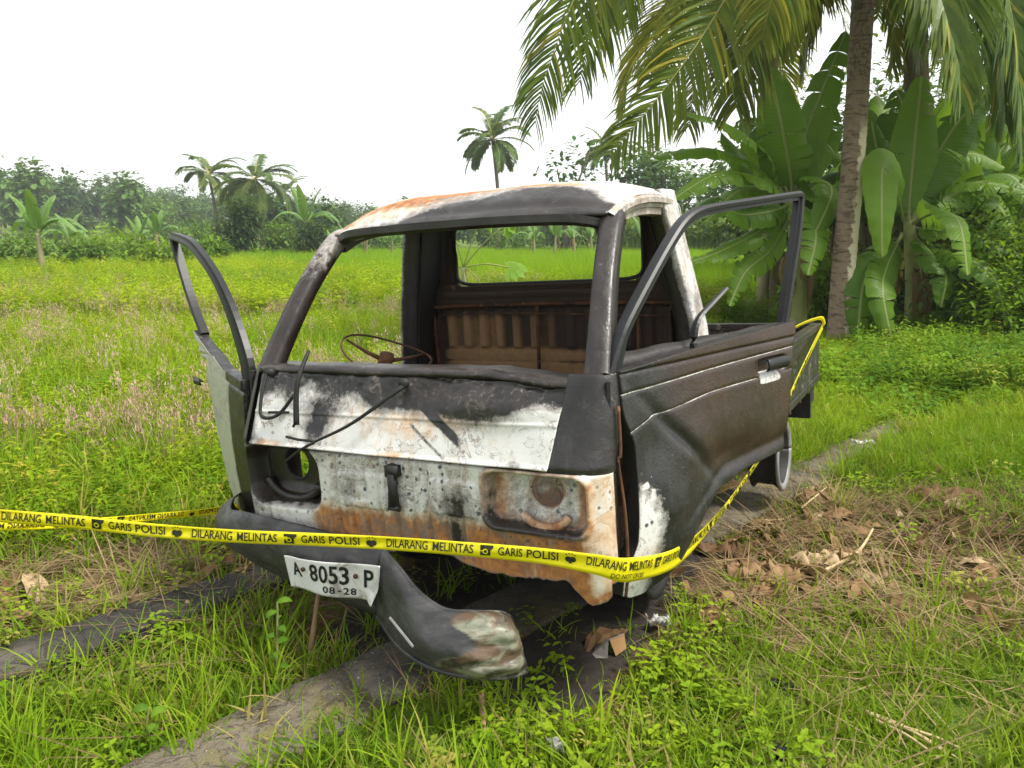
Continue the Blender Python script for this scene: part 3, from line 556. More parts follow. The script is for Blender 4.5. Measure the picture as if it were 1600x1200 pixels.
# ---- load bed, chassis, wheels
bed = empty('load_bed'); bed.parent = truck
def panel(name, a, b_, h0, h1, th, mat, par, nr=0, attrs=None):
    a = np.array((*a, 0.), float); b_ = np.array((*b_, 0.), float); L = np.linalg.norm(b_-a); dirv = (b_-a)/L; nn = np.array([-dirv[1], dirv[0], 0]); mb = MB()
    c = (a+b_)/2; R_ = np.stack([dirv, nn, (0, 0, 1)], 1)
    mb.box((*c[:2], (h0+h1)/2), (L/2, th/2, (h1-h0)/2), R_); mb.box((*c[:2], h1-.015), (L/2+.002, th/2+.012, .02), R_); mb.box((*c[:2], h0+.02), (L/2+.001, th/2+.008, .02), R_)
    for k in range(nr): 
        q = a+dirv*L*(k+.5)/nr; mb.box((q[0], q[1], (h0+h1)/2), (.02, th/2+.006, (h1-h0)/2-.03), R_)
    return mb.build(name, mat, par, False, attrs, bevel=.004)
SA = dict(soot=.74, rust=.15, brown=.2)
panel('side_gate', (.80, 1.38), (.80, 3.2), .53, .875, .03, M_BURNT2, bed, 0, SA); panel('side_gate', (-.80, 1.38), (-.80, 3.2), .53, .875, .03, M_BURNT2, bed, 0, SA)
panel('headboard', (-.78, 1.36), (.78, 1.36), .53, .90, .03, M_BURNT2, bed, 5, SA); panel('tailgate', (-.78, 3.19), (.78, 3.19), .53, .875, .03, M_BURNT2, bed, 5, SA)
b = MB(); b.box((0, 2.28, .52), (.79, .92, .02))
for k in range(6): b.box((0, 1.5+.32*k, .485), (.78, .02, .02))
b.build('bed_floor', M_RUST, bed)
for sg in (1, -1): b = MB(); b.box((sg*.36, 1.8, .42), (.03, 1.45, .045)); b.build('chassis_rail', M_SOOT, truck, bevel=.005)
b = MB(); b.box((.70, 3.06, .42), (.09, .02, .10)); b.box((.70, 3.07, .50), (.09, .10, .02)); b.box((.78, 3.12, .46), (.01, .06, .05)); b.build('mudflap', M_SOOT, truck)
def wheel(u_, v_, w_, sg, rim=None):
    root = empty('wheel'); root.parent = truck; root.location = (u_, v_, w_)
    P = [(.0, .02), (.05, .02), (.062, -.005), (.10, .012), (.125, .012), (.140, .05), (.150, .055), (.176, .062), (.184, .058), (.184, .05), (.160, .02), (.155, -.08), (.18, -.09)]
    t = np.linspace(0, 2*math.pi, 49); G = np.array([[(sg*y, r_*math.cos(a), r_*math.sin(a)) for a in t] for r_, y in P]); b = MB(); b.grid(G); b.build('rim', M_SOOT, root, True, None, .003); b = MB(); b.grid(np.array([[(sg*y, r_*math.cos(a), r_*math.sin(a)) for a in t] for r_, y in ((.150, .050), (.152, .058), (.176, .066), (.187, .062), (.187, .05))])); b.build('rim_lip', rim or M_ALLOY, root, True, None, .003)
    for k in range(8):
        b = MB(); a = 2*math.pi*k/8; c = np.array((0, .112*math.cos(a), .112*math.sin(a))); tt_ = np.linspace(0, 2*math.pi, 12)[:-1]
        b.add([c+np.array((sg*.0145, .016*math.cos(x), .016*math.sin(x))) for x in tt_], [tuple(range(11))]); b.build('rim_hole', M_BLACK, root)
    for k in range(4):
        a = 2*math.pi*k/4+.3; b = MB(); b.tube([(sg*.0, .045*math.cos(a), .045*math.sin(a)), (sg*.022, .045*math.cos(a), .045*math.sin(a))], .007, 6); b.build('wheel_nut', M_RUST, root)
    if sg < 0 or rim: b = MB(); b.grid(np.array([[(sg*y, r_*math.cos(a), r_*math.sin(a)) for a in t] for r_, y in ((.17, .03), (.195, .035), (.205, .01), (.205, -.06), (.19, -.09), (.165, -.09))])); b.build('tyre', M_RUB, root, True)
wheel(.70, 2.39, .255, 1); wheel(-.62, 2.39, .255, -1); wheel(.50, .93, .235, 1, M_SOOT); wheel(-.60, .93, .255, -1)
b = MB(); b.tube([(-.58, 2.39, .255), (.66, 2.39, .255)], .035, 10); b.tube([(-.1, 2.39, .255), (.1, 2.39, .255)], [.1, .1], 12); b.build('axle', M_SOOT, truck, True); b = MB(); b.tube([(-.56, .93, .255), (.48, .93, .255)], .025, 8); b.build('axle', M_SOOT, truck, True)

# ================================================================== ground
def beam_line(k): 
    d = np.array([.698, .716]); return (np.array([-1.475, 2.70]) if k == 0 else np.array([-.645, 2.175])), d
def beam_dist(x, y, k):
    p, d = beam_line(k); return (x-p[0])*(-d[1])+(y-p[1])*d[0], (x-p[0])*d[0]+(y-p[1])*d[1]
def ground_z(x, y):
    x = np.asarray(x, float); y = np.asarray(y, float); near = np.exp(-(np.hypot(x, y)/16)**2)
    z = .09*(fbm(x, y, .55, 3)-.5)*near+.05*(fbm(x, y, 2.2, 5)-.5)*near
    q, l = beam_dist(x, y, 1); ditch = np.exp(-((q-.43)/.22)**2)*sst(2.0, .6, l); z = z-.10*ditch
    rise = sst(9.5, 15, y-.35*x+2)*sst(3.2, 5.5, x)*.12; return z+rise
def hill_z(x, y): return 6.0*sst(95, 210, y)*sst(30, -90, x)
def dry_mask(x, y):
    a = np.exp(-(((x-1.75)/1.25)**2+((y-3.75)/.75)**2))*1.25+.35*np.exp(-(((x-2.0)/.5)**2+((y-2.75)/.3)**2))+1.35*np.exp(-(((x+1.75)/.85)**2+((y-3.22)/.42)**2))+.9*np.exp(-(((x-.7)/.5)**2+((y-3.3)/.5)**2))
    a = a+.55*np.exp(-(((x-4.2)/1.0)**2+((y-8.0)/.6)**2))+.35*np.exp(-(((x-2.6)/.7)**2+((y-3.2)/.5)**2))
    return np.clip(a*(.55+.9*fbm(x, y, 1.6, 14)), 0, 1)
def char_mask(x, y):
    L = (np.stack([x, y, 0*x], -1)-TRK_T)@TRK_R; return .8*sst(.72, .5, np.abs(L[..., 0]))*sst(-.05, .25, L[..., 1])*sst(2.0, 1.4, L[..., 1])  # burnt soil, plus the shade under the truck painted in as black
def under_truck(x, y):
    L = (np.stack([x, y, 0*x], -1)-TRK_T)@TRK_R; return (np.abs(L[..., 0]) < .66) & (L[..., 1] > .12) & (L[..., 1] < 3.15)
gx = np.concatenate([-np.geomspace(420, 6, 40), np.linspace(-5.9, 5.9, 170), np.geomspace(6, 420, 40)]); gy = np.concatenate([np.linspace(-8, 1, 8), np.linspace(1.1, 12, 150), np.geomspace(12.2, 900, 60)])
GX, GY = np.meshgrid(gx, gy, indexing='xy'); GZ = ground_z(GX, GY)+hill_z(GX, GY)
def ground_mat():
    t = NT('field_soil_and_turf'); d = t.attr('dry'); n = t.noise(1.3, 8, t.pos(), .6); n2 = t.noise(18, 6, t.pos(), .65); n3 = t.noise(.09, 4, t.pos())
    g = t.mix(n2, (.045, .085, .012), (.13, .19, .03)); g = t.mix(t.ramp(n3, .4, .65), g, t.mix(n2, (.10, .16, .015), (.16, .22, .03)))
    s = t.mix(n2, (.085, .052, .028), (.24, .16, .085)); m = t.ramp(t.math('ADD', d, t.math('MULTIPLY', t.math('SUBTRACT', n, .5), 1.2)), .25, .7)
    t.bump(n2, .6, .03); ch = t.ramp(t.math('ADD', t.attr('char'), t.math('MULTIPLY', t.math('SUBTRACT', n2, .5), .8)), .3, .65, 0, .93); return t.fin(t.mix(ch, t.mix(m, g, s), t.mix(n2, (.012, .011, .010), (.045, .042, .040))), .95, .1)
near = np.hypot(GX, GY-3) < 9
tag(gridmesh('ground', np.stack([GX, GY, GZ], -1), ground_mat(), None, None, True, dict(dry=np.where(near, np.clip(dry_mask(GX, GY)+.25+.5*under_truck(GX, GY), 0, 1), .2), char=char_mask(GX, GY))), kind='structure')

# ================================================================== scattering: points that carry a small proto mesh each
def scatter_tree(name, protos):
    ng = bpy.data.node_groups.new(name, 'GeometryNodeTree'); ng.interface.new_socket('Geometry', in_out='INPUT', socket_type='NodeSocketGeometry'); ng.interface.new_socket('Geometry', in_out='OUTPUT', socket_type='NodeSocketGeometry')
    N = ng.nodes; L = ng.links; gi = N.new('NodeGroupInput'); go = N.new('NodeGroupOutput'); iop = N.new('GeometryNodeInstanceOnPoints'); gti = N.new('GeometryNodeGeometryToInstance')
    for p in reversed(protos):
        oi = N.new('GeometryNodeObjectInfo'); oi.inputs['Object'].default_value = p; oi.inputs['As Instance'].default_value = True; L.new(oi.outputs['Geometry'], gti.inputs[0])
    def na(nm, ty): a = N.new('GeometryNodeInputNamedAttribute'); a.data_type = ty; a.inputs['Name'].default_value = nm; return a.outputs[0]
    jn = N.new('GeometryNodeJoinGeometry')
    for l in list(L):
        if l.to_node == gti: L.remove(l)
    for n in [x for x in N if x.bl_idname == 'GeometryNodeObjectInfo']: L.new(n.outputs['Geometry'], jn.inputs[0])
    L.new(gi.outputs[0], iop.inputs['Points']); L.new(jn.outputs[0], iop.inputs['Instance']); iop.inputs['Pick Instance'].default_value = True
    L.new(na('idx', 'INT'), iop.inputs['Instance Index']); L.new(na('rot', 'FLOAT_VECTOR'), iop.inputs['Rotation']); L.new(na('scl', 'FLOAT'), iop.inputs['Scale']); L.new(iop.outputs[0], go.inputs[0])
    N.remove(gti); return ng
def scatter(name, P, rot, scl, idx, protos, label=None, cat=None):
    P = np.asarray(P, float); me = bpy.data.meshes.new(name); me.vertices.add(len(P)); me.vertices.foreach_set('co', P.ravel())
    a = me.attributes.new('rot', 'FLOAT_VECTOR', 'POINT'); a.data.foreach_set('vector', np.asarray(rot, np.float32).ravel())
    a = me.attributes.new('scl', 'FLOAT', 'POINT'); a.data.foreach_set('value', np.asarray(scl, np.float32)); a = me.attributes.new('idx', 'INT', 'POINT'); a.data.foreach_set('value', np.asarray(idx, np.int32))
    o = bpy.data.objects.new(name, me); link(o); md = o.modifiers.new('scatter', 'NODES'); md.node_group = scatter_tree(name, protos)
    return tag(o, label, cat, None, 'stuff')
def proto(name, V, Fc, mat, fmat=None):
    me = bpy.data.meshes.new(name); me.from_pydata([tuple(v) for v in V], [], Fc); me.update()
    for m in (mat if isinstance(mat, (list, tuple)) else [mat]): me.materials.append(m)
    if fmat is not None: me.polygons.foreach_set('material_index', np.asarray(fmat, np.int32))
    return bpy.data.objects.new(name, me)
def leafmat(name, c1, c2, c3=None, trans=.35, rough=.6, scale=.35, spec=.10):
    t = NT(name); n = t.noise(scale, 4, t.pos()); r = t.rnd()
    m = t.math('ADD', t.math('MULTIPLY', r, .50), t.math('MULTIPLY', t.ramp(n, .35, .65), .60)); c = t.mix(t.ramp(m, .1, .95), c1, c2)
    if c3 is not None: c = t.mix(t.ramp(t.math('FRACT', t.math('MULTIPLY', r, 7.31)), .80, .97), c, c3)
    t.fin(c, rough, spec); return t.translucent(t.mix(.5, c, (.32, .44, .012), 'MIX'), trans)
M_GRASS = leafmat('grass_blades', (.080, .165, .010), (.200, .285, .018), (.32, .26, .10))
M_GRASSB = leafmat('bright_grass', (.115, .225, .008), (.255, .355, .014), (.34, .30, .07))
M_WEED = leafmat('weed_leaves', (.110, .230, .007), (.330, .420, .008), (.40, .36, .04), .42, scale=.22)
M_RICE = leafmat('rice_blades', (.150, .300, .010), (.250, .400, .014), None, .45, scale=.12)
M_STRAW = leafmat('dry_straw', (.13, .085, .042), (.31, .225, .12), (.09, .055, .03), .15)
M_DEAD = leafmat('dead_leaves', (.085, .046, .024), (.26, .155, .078), (.42, .31, .18), .12, .7)
M_PINK = leafmat('seed_heads', (.38, .22, .19), (.52, .36, .31), (.34, .28, .12), .25)
def blade(base, az, L, wd, lean, curl, seg=4, tw=0.):
    V = []; p = np.array(base, float); el = math.pi/2-lean; side = np.array([-math.sin(az+tw), math.cos(az+tw), 0])
    for k in range(seg+1):
        q = k/seg; h = wd*(1-q**2.2)*(.75+.5*min(q*3, 1)*.5)
        if k < seg: V += [p-side*h, p+side*h]
        else: V += [p]
        d = np.array([math.cos(az)*math.cos(el), math.sin(az)*math.cos(el), math.sin(el)]); p = p+d*L/seg; el -= curl/seg*(.5+q)
    F_ = [(2*k, 2*k+1, 2*k+3, 2*k+2) for k in range(seg-1)]+[(2*seg-2, 2*seg-1, 2*seg)]
    return V, F_
def leaf(base, az, el, L, wd, fold=.25, droop=.5):       # small ovate leaf
    d = np.array([math.cos(az)*math.cos(el), math.sin(az)*math.cos(el), math.sin(el)]); s_ = np.array([-math.sin(az), math.cos(az), 0]); u_ = np.cross(d, s_); b_ = np.array(base, float)
    dn = np.array([0, 0, -1.])
    V = [b_, b_+d*L*.35+s_*wd*.5+u_*fold*wd*.0, b_+d*L*.35-s_*wd*.5, b_+d*L*.42-u_*0+dn*L*droop*.05, b_+d*L*.75+s_*wd*.33+dn*L*droop*.22, b_+d*L*.75-s_*wd*.33+dn*L*droop*.22, b_+d*L+dn*L*droop*.42]
    V[1] = V[1]+np.array([0, 0, wd*fold*.5]); V[2] = V[2]+np.array([0, 0, wd*fold*.5])
    return V, [(0, 1, 3), (0, 3, 2), (1, 4, 3), (3, 5, 2), (3, 4, 6), (3, 6, 5)]
def clump(name, mat, n, fn):
    V = []; F_ = []
    for k in range(n):
        for v, f in fn(k): F_ += [tuple(i+len(V) for i in q) for q in f]; V += list(v)
    return proto(name, V, F_, mat)
U_ = lambda a, b: random.uniform(a, b)
def pr_grass(nm, mat, n, L, wd, spread, lean, curl): return clump(nm, mat, n, lambda k: [blade((random.gauss(0, spread), random.gauss(0, spread), -.01), U_(0, 6.28), U_(*L), wd*U_(.7, 1.3), U_(*lean), U_(*curl), 4, U_(-.6, .6))])
P_SHORT = [pr_grass('p_short', M_GRASS, 20, (.06, .17), .0042, .05, (.15, 1.15), (.2, 1.5)) for _ in range(5)]
P_TALL = [pr_grass('p_tall', M_GRASSB, 15, (.22, .52), .0062, .045, (.05, .6), (.4, 2.0)) for _ in range(5)]
def weedlet(k):
    az = U_(0, 6.28); r = U_(0, .07); b = (r*math.cos(az), r*math.sin(az), 0); h = U_(.03, .11); top = (b[0]+.03*math.cos(az), b[1]+.03*math.sin(az), h)
    return [leaf((top[0], top[1], h*q), az+a, U_(-.1, .5), U_(.025, .05), U_(.016, .028)) for q, a in ((.5, 1), (.7, 3.3), (.9, 5.2), (1, 2.2))]
P_LEAFY = [clump('p_leafy', M_GRASSB, 7, weedlet) for _ in range(4)]
def weedtall(k):
    az = U_(0, 6.28); r = U_(0, .12); b = np.array([r*math.cos(az), r*math.sin(az), 0]); h = U_(.22, .46); t = b+np.array([.25*h*math.cos(az)*U_(0, 1), .25*h*math.sin(az)*U_(0, 1), h]); out = []
    out.append(([b+np.array([.003, 0, 0]), b-np.array([.003, 0, 0]), t], [(0, 1, 2)]))
    for q in np.linspace(.2, 1, 8): out.append(leaf(b+(t-b)*q, U_(0, 6.28), U_(-.1, .7), U_(.05, .10), U_(.014, .032)))
    return out
P_WEED = [clump('p_weed', M_WEED, 8, weedtall) for _ in range(5)]
def plume(k):
    az = U_(0, 6.28); r = U_(0, .10); b = np.array([r*math.cos(az), r*math.sin(az), 0]); h = U_(.35, .6); t = b+np.array([.2*h*math.cos(az), .2*h*math.sin(az), h]); out = [([b+np.array([.0025, 0, 0]), b-np.array([.0025, 0, 0]), t], [(0, 1, 2)])]
    for q in range(9):
        c = b+(t-b)*U_(.72, 1.04)+np.array([random.gauss(0, .012), random.gauss(0, .012), 0]); out.append(blade(c, U_(0, 6.28), U_(.02, .045), .004, U_(0, .8), .4, 2))
    return out
P_PLUME = [clump('p_plume', M_PINK, 9, plume) for _ in range(3)]
P_RICE = [pr_grass('p_rice', M_RICE, 26, (.35, .62), .0055, .07, (.02, .35), (.1, .9)) for _ in range(4)]
P_STRAW = [clump('p_straw', M_STRAW, 16, lambda k: [blade((random.gauss(0, .06), random.gauss(0, .06), U_(.0, .03)), U_(0, 6.28), U_(.10, .32), .0022, U_(1.25, 1.55), U_(-.3, .5), 3, U_(-.5, .5))]) for _ in range(4)]
def deadleaf(k):
    V = []; L = U_(.10, .22); w = L*U_(.2, .34); az = U_(0, 6.28); cu = U_(-2.2, 2.2); rr = U_(.3, 1)
    for i in range(6):
        q = i/5; x = L*(q-.5); h = w*math.sin(math.pi*min(max(q, .06), .95))**.7
        for j in (-1, -.4, .4, 1): y = h*j; z = .05*(cu*.45*j*j*rr+math.sin(q*5+az)*.5+math.sin(q*13+j*3)*.12)+.03; V.append((x*math.cos(az)-y*math.sin(az), x*math.sin(az)+y*math.cos(az), z))
    return [(V, [(i*4+j, i*4+j+1, i*4+j+5, i*4+j+4) for i in range(5) for j in range(3)])]
P_DEAD = [clump('p_dead', M_DEAD, 1, deadleaf) for _ in range(6)]
def in_view(P, m=280):
    q = topx(P); return (q[:, 0] > -m) & (q[:, 0] < 1600+m) & (q[:, 1] < 1200+2.5*m) & (P[:, 1] > .5)
def pts(n, x0, x1, y0, y1, f, z=0.):
    x = RNG.uniform(x0, x1, n); y = RNG.uniform(y0, y1, n); k = RNG.random(n) < f(x, y); x, y = x[k], y[k]; P = np.stack([x, y, ground_z(x, y)+z], -1); return P[in_view(P)]
def put(name, P, protos, s0, s1, tilt=.15, label=None, cat=None):
    n = len(P); rot = np.stack([RNG.normal(0, tilt, n), RNG.normal(0, tilt, n), RNG.uniform(0, 6.283, n)], -1)
    return scatter(name, P, rot, RNG.uniform(s0, s1, n), RNG.integers(0, len(protos), n), protos, label, cat)
def clear(x, y):                                  # not on the kerbs, thin under the truck
    k = np.ones_like(x)
    for b_ in (0, 1):
        q, l = beam_dist(x, y, b_); k = np.where(np.abs(q) < (.09 if b_ == 0 else .115), np.where(l < (2.6 if b_ == 0 else 8.5), .035, 1), k)
    return np.where(under_truck(x, y), .12*k, k)*(1-.6*char_mask(x, y))
def rice_edge(x, y): return y-(24-1.15*x-.012*x*np.abs(x))       # > 0 inside the paddy (its near bank runs away to the left)
gap = lambda x, y: np.exp(-((beam_dist(x, y, 1)[0]-.45)/.20)**2)*sst(1.8, .8, beam_dist(x, y, 1)[1])      # strip between the two kerbs
right_f = lambda x, y: sst(-.9, -.3, x-(y-2.3)*1.0)
P = pts(38000, -4.5, 7, 1.3, 9, lambda x, y: clear(x, y)*(1-.78*dry_mask(x, y))*(.55+.45*sst(.3, .6, fbm(x, y, 1.2, 40)))*np.clip(6/y, .35, 1)*np.where(right_f(x, y) > .5, 1, .75))
put('grass', P, P_SHORT, .5, 1.1, .3, 'short green turf grass growing around the wreck', 'grass')
P = pts(30000, -4.5, 7, 1.3, 10, lambda x, y: clear(x, y)*(1-.9*dry_mask(x, y))*.55*sst(.42, .62, fbm(x, y, .9, 44))*np.clip(6/y, .35, 1))
put('leafy_weeds', P, P_LEAFY, .45, .95, .2, 'low broad-leaved creeping weeds in the turf', 'weeds')
P = pts(22000, -4, 5, 1.3, 7, lambda x, y: clear(x, y)*(1-.7*dry_mask(x, y))*(.010+.75*gap(x, y)+.12*sst(.55, .7, fbm(x, y, 1.1, 47))*(x < .2)+.10*np.exp(-(((x+.35)/.45)**2+((y-1.95)/.25)**2))))
put('tall_grass', P, P_TALL, .28, .66, .12, 'taller arching grass between and beside the kerbs', 'grass')
P = pts(26000, -4.5, 6, 1.4, 9, lambda x, y: clear(x, y)*np.clip(dry_mask(x, y)*1.0+.03, 0, 1)*.42)
put('dry_straw', P, P_STRAW, .7, 1.4, .12, 'cut dry straw lying on the ground', 'straw')
P = pts(20000, -4, 6, 1.6, 9.5, lambda x, y: clear(x, y)*np.clip(dry_mask(x, y)-.12, .010, 1)*.6*np.clip(sst(.4, .62, fbm(x, y, 2.5, 51)), .05, 1))
put('dead_leaf_litter', P, P_DEAD, .5, 1.15, .35, 'brown curled dead leaves scattered over the straw', 'leaf litter')
P = pts(700, .35, 2.6, 2.7, 4.4, lambda x, y: clear(x, y)*sst(.3, .6, dry_mask(x, y))*np.exp(-(((x-1.3)/.7)**2+((y-3.45)/.5)**2))); put('crumpled_leaf_litter', P, P_DEAD, .5, 1.0, .5, 'larger crumpled brown leaves beside the open door', 'leaf litter')
# weedy meadow on the left and beyond
lf = lambda x, y: sst(.35, .9, (y-3.35)-.95*(x+1.0))*(rice_edge(x, y) < 0)
P = pts(26000, -17, 3, 3.4, 14, lambda x, y: lf(x, y)*clear(x, y)*(1-.93*dry_mask(x, y))*(.35+.65*sst(.35, .6, fbm(x, y, .8, 60)))*np.clip(6.5/y, .3, 1)); put('meadow_weeds', P, P_WEED, .38, .85, .15, 'waist-low bright green weeds of the meadow', 'weeds')
P = pts(26000, -17, 3, 3.3, 14, lambda x, y: lf(x, y)*clear(x, y)*(1-.93*dry_mask(x, y))*np.clip(8/y, .3, 1)); put('meadow_grass', P, P_TALL, .45, 1.0, .2, 'bright grass of the meadow beside the wreck', 'grass')
P = pts(34000, -36, 12, 13, 42, lambda x, y: (rice_edge(x, y) < 0)*(.25+.75*sst(.35, .55, fbm(x, y, .35, 61)))*np.clip(15/y, .3, 1)*(x < 4.5)); put('far_meadow_weeds', P, P_WEED, .9, 1.7, .15, 'bright green weeds across the far meadow', 'weeds')
P = pts(12000, -22, 2, 4.5, 24, lambda x, y: lf(x, y)*clear(x, y)*np.clip(.9*sst(.50, .62, fbm(x, y, .33, 62))+.35*np.exp(-(((x+6)/3.0)**2+((y-10)/4)**2)), 0, 1)*.8*np.clip(9/y, .3, 1)); put('flowering_grass', P, P_PLUME, .65, 1.0, .15, 'pinkish seed heads of flowering grass in the meadow', 'grass')
P = pts(60000, -48, 30, 12, 66, lambda x, y: (rice_edge(x, y) > 0)*(x-.42*y < 1.0)*np.clip(20/y, .22, 1)); put('rice_paddy', P, P_RICE, 1.0, 1.5, .08, 'bright green young rice standing in the paddy', 'rice')
M_UNDER = leafmat('undergrowth_leaves', (.055, .140, .010), (.165, .285, .018), (.26, .30, .04), .35, scale=.8)
P_UNDER = [clump('p_under', M_UNDER, 8, weedtall) for _ in range(4)]
P = pts(16000, 2.5, 16, 7.0, 15, lambda x, y: sst(.2, .8, (x-.40*y-.2))*.9); put('undergrowth', P, P_UNDER, .5, 1.1, .2, 'low green undergrowth in front of the banana plants', 'undergrowth')
P = pts(22000, 1.5, 9, 4.6, 11, lambda x, y: clear(x, y)*sst(-.1, .5, x-.22*y)*(1-.6*dry_mask(x, y))*.7); put('verge_grass', P, P_TALL, .30, .62, .25, 'soft green grass of the verge behind the truck', 'grass')

# ================================================================== concrete kerbs running under the wreck
def kerb_mat(name, c1, c2, flecks, moss):
    t = NT(name); n = t.noise(3.5, 8, rough=.6); n2 = t.noise(30, 6, rough=.65); n3 = t.noise(130, 2); so = t.attr('soot'); crk = t.ramp(t.math('ABSOLUTE', t.math('SUBTRACT', t.noise(7, 6, dist=1.5), .5)), .004, .016, 1, 0); mud = t.ramp(t.noise(5, 7, rough=.7), .50, .62)
    c = t.mix(t.ramp(n, .3, .7), c1, c2); c = t.mix(t.ramp(n2, .45, .75, 0, .5), c, tuple(np.array(c1)*.55)); c = t.mix(t.math('MULTIPLY', t.ramp(t.noise(6, 4), .5, .65), moss), c, (.16, .14, .05))
    c = t.mix(t.math('MULTIPLY', mud, .8), c, t.mix(n2, (.07, .05, .03), (.17, .125, .075))); c = t.mix(t.math('MULTIPLY', crk, .3), c, (.03, .026, .02)); c = t.mix(t.ramp(t.math('ADD', so, t.math('MULTIPLY', t.math('SUBTRACT', n, .5), 1.0)), .35, .7, 0, .92), c, (.030, .028, .028))
    c = t.mix(t.math('MULTIPLY', t.ramp(n3, .66, .72), t.math('MULTIPLY', t.ramp(n2, .45, .6), flecks)), c, (.52, .52, .53)); t.bump(t.math('ADD', t.math('ADD', n2, t.math('MULTIPLY', crk, -.3)), t.math('ADD', t.math('MULTIPLY', mud, .6), t.math('MULTIPLY', n3, .4))), .9, .02)
    return t.fin(c, .85, .25)
def kerb(k, l0, l1, hw, h, mat, label, soot):
    p, d = beam_line(k); n = np.array([-d[1], d[0]]); L = np.linspace(l0, l1, int((l1-l0)*26)); G = []
    prof_ = [(-1.03, -.5), (-1.01, .3), (-1.0, .80), (-.93, .98), (-.5, 1.0), (0, 1.0), (.5, 1.0), (.93, .98), (1.0, .80), (1.01, .3), (1.03, -.5)]
    for l in L:
        row = []
        for i, (a, z) in enumerate(prof_):
            e = .010*(float(fbm(l, i*.35, 3.5, 80+k))-.5)+.010*(float(vn(l, i*.9, 18, 83))-.5)-.02*max(0, float(vn(l, i*.7, 5, 90+k))-.78)*4; q = hw*a+e*(1 if abs(a) > .6 else 0); xy = p+d*l+n*q
            row.append((xy[0], xy[1], float(ground_z(xy[0], xy[1]))*.5+h*z+e*.6))
        G.append(row)
    G = np.array(G); G[0, :, 2] -= .02; G[-1, :, 2] -= .07
    o = gridmesh('concrete_kerb', G, mat, None, None, False, dict(soot=soot(L)[:, None]+0*G[..., 0])); return tag(o, label, 'kerb')
kerb(0, -2.6, 2.9, .120, .055, kerb_mat('sooty_kerb', (.13, .115, .10), (.26, .22, .14), .15, .9), 'black soot-covered concrete kerb running under the bumper end', lambda l: .45+.3*sst(-1, .4, l))
kerb(1, -1.6, 5.5, .160, .042, kerb_mat('grey_kerb', (.10, .088, .068), (.20, .168, .115), 1., .9), 'grey-brown concrete kerb with ash flecks below the torn bumper', lambda l: .12+.42*np.exp(-((l-.35)/.45)**2)+.55*np.exp(-((l-1.5)/.7)**2)-.1*sst(2.4, 3.2, l))

# ================================================================== police tape
def tape_mat():
    t = NT('yellow_tape'); n = t.noise(7, 3); c = t.mix(n, (.74, .66, .004), (.83, .77, .02)); t.bump(t.noise(25, 3), .15, .01); t.fin(c, .28, .5); return t.translucent((.80, .74, .01), .35)
M_TAPE = tape_mat(); M_INK = plain('tape_ink', (.018, .02, .008), .5, .3)
OFF = .0030
class Tape:
    def __init__(s, pts, up, lo, label, roll=None):
        P = crv(np.array([p[:3] for p in pts]), 500); s.P = P; s.q = np.concatenate([[0], np.cumsum(np.linalg.norm(np.diff(P, axis=0), axis=1))]); s.L = s.q[-1]
        k = np.linspace(0, 1, 500); ki = np.linspace(0, 1, len(pts)); s.up = np.interp(k, ki, up); s.lo = np.interp(k, ki, lo); tilt = np.interp(k, ki, roll if roll is not None else [0]*len(pts))
        T = np.gradient(P, axis=0); T /= np.linalg.norm(T, axis=1)[:, None]; Z = np.array([0, 0, 1.])-T*T[:, 2:3]; Z /= np.linalg.norm(Z, axis=1)[:, None]; Nn = np.cross(T, Z); s.N = Nn
        s.W = Z*np.cos(tilt)[:, None]+Nn*np.sin(tilt)[:, None]; s.W += .04*np.sin(k*23)[:, None]*Nn; s.W /= np.linalg.norm(s.W, axis=1)[:, None]; s.N = np.cross(T, s.W)
        m = 7; G = np.zeros((500, m, 3))
        for j in range(m):
            a = j/(m-1); h = s.up*(1-a)-s.lo*a; G[:, j] = P+s.W*h[:, None]+s.N*(.004*np.sin(k*41+a*3)*np.sin(math.pi*a)+.0)[:, None]
        # folded hem where the tape is rolled up
        s.o = gridmesh('police_tape', G, M_TAPE, None, None, True, None, .0006); tag(s.o, label, 'tape', None)
    def at(s, x, h, off):
        x = np.clip(x, 0, s.L); f = lambda A: np.stack([np.interp(x, s.q, A[:, i]) for i in range(3)], -1); k = np.interp(x, s.q, np.linspace(0, 1, 500))
        up = np.interp(x, s.q, s.up); lo = np.interp(x, s.q, s.lo); a = np.clip((up-h)/(up+lo), 0, 1)
        bow = .004*np.sin(k*41+a*3)*np.sin(math.pi*a)
        return f(s.P)+f(s.W)*np.asarray(h)[..., None]+f(s.N)*(bow+off)[..., None]
    def word(s, txt, x0, ln, h0, h1, off, mirror=False):
        V, Fc = text_verts(txt, 1., .014); mn, mx = V.min(0), V.max(0); x = (V[:, 0]-mn[0])/(mx[0]-mn[0]); x = 1-x if mirror else x
        me = s.at(x0+x*ln, h0+(V[:, 1]-mn[1])/(mx[1]-mn[1])*(h1-h0), off+0*x); b = MB(); b.add(me, Fc); b.build('lettering', M_INK, s.o)
    def shape(s, polys, x0, h0, sc, off, nm='emblem'):
        for k, pl in enumerate(polys):
            pl = np.array(pl, float); b = MB(); b.add(s.at(x0+pl[:, 0]*sc, h0+pl[:, 1]*sc, off+.0003*k*(1 if off > 0 else -1)+0*pl[:, 0]), [tuple(range(len(pl)))]); b.build(nm, M_INK if k % 2 == 0 or nm == 'emblem' else M_TAPE, s.o)
circ = lambda cx, cy, r, n=14: [(cx+r*math.cos(2*math.pi*i/n), cy+r*math.sin(2*math.pi*i/n)) for i in range(n)]
CAMERA_MARK = [[(-1, -.85), (.75, -.85), (.75, .1), (1.25, .55), (1.25, .95), (-1, .95)], circ(-.1, -.1, .48), circ(-.1, -.1, .27)]
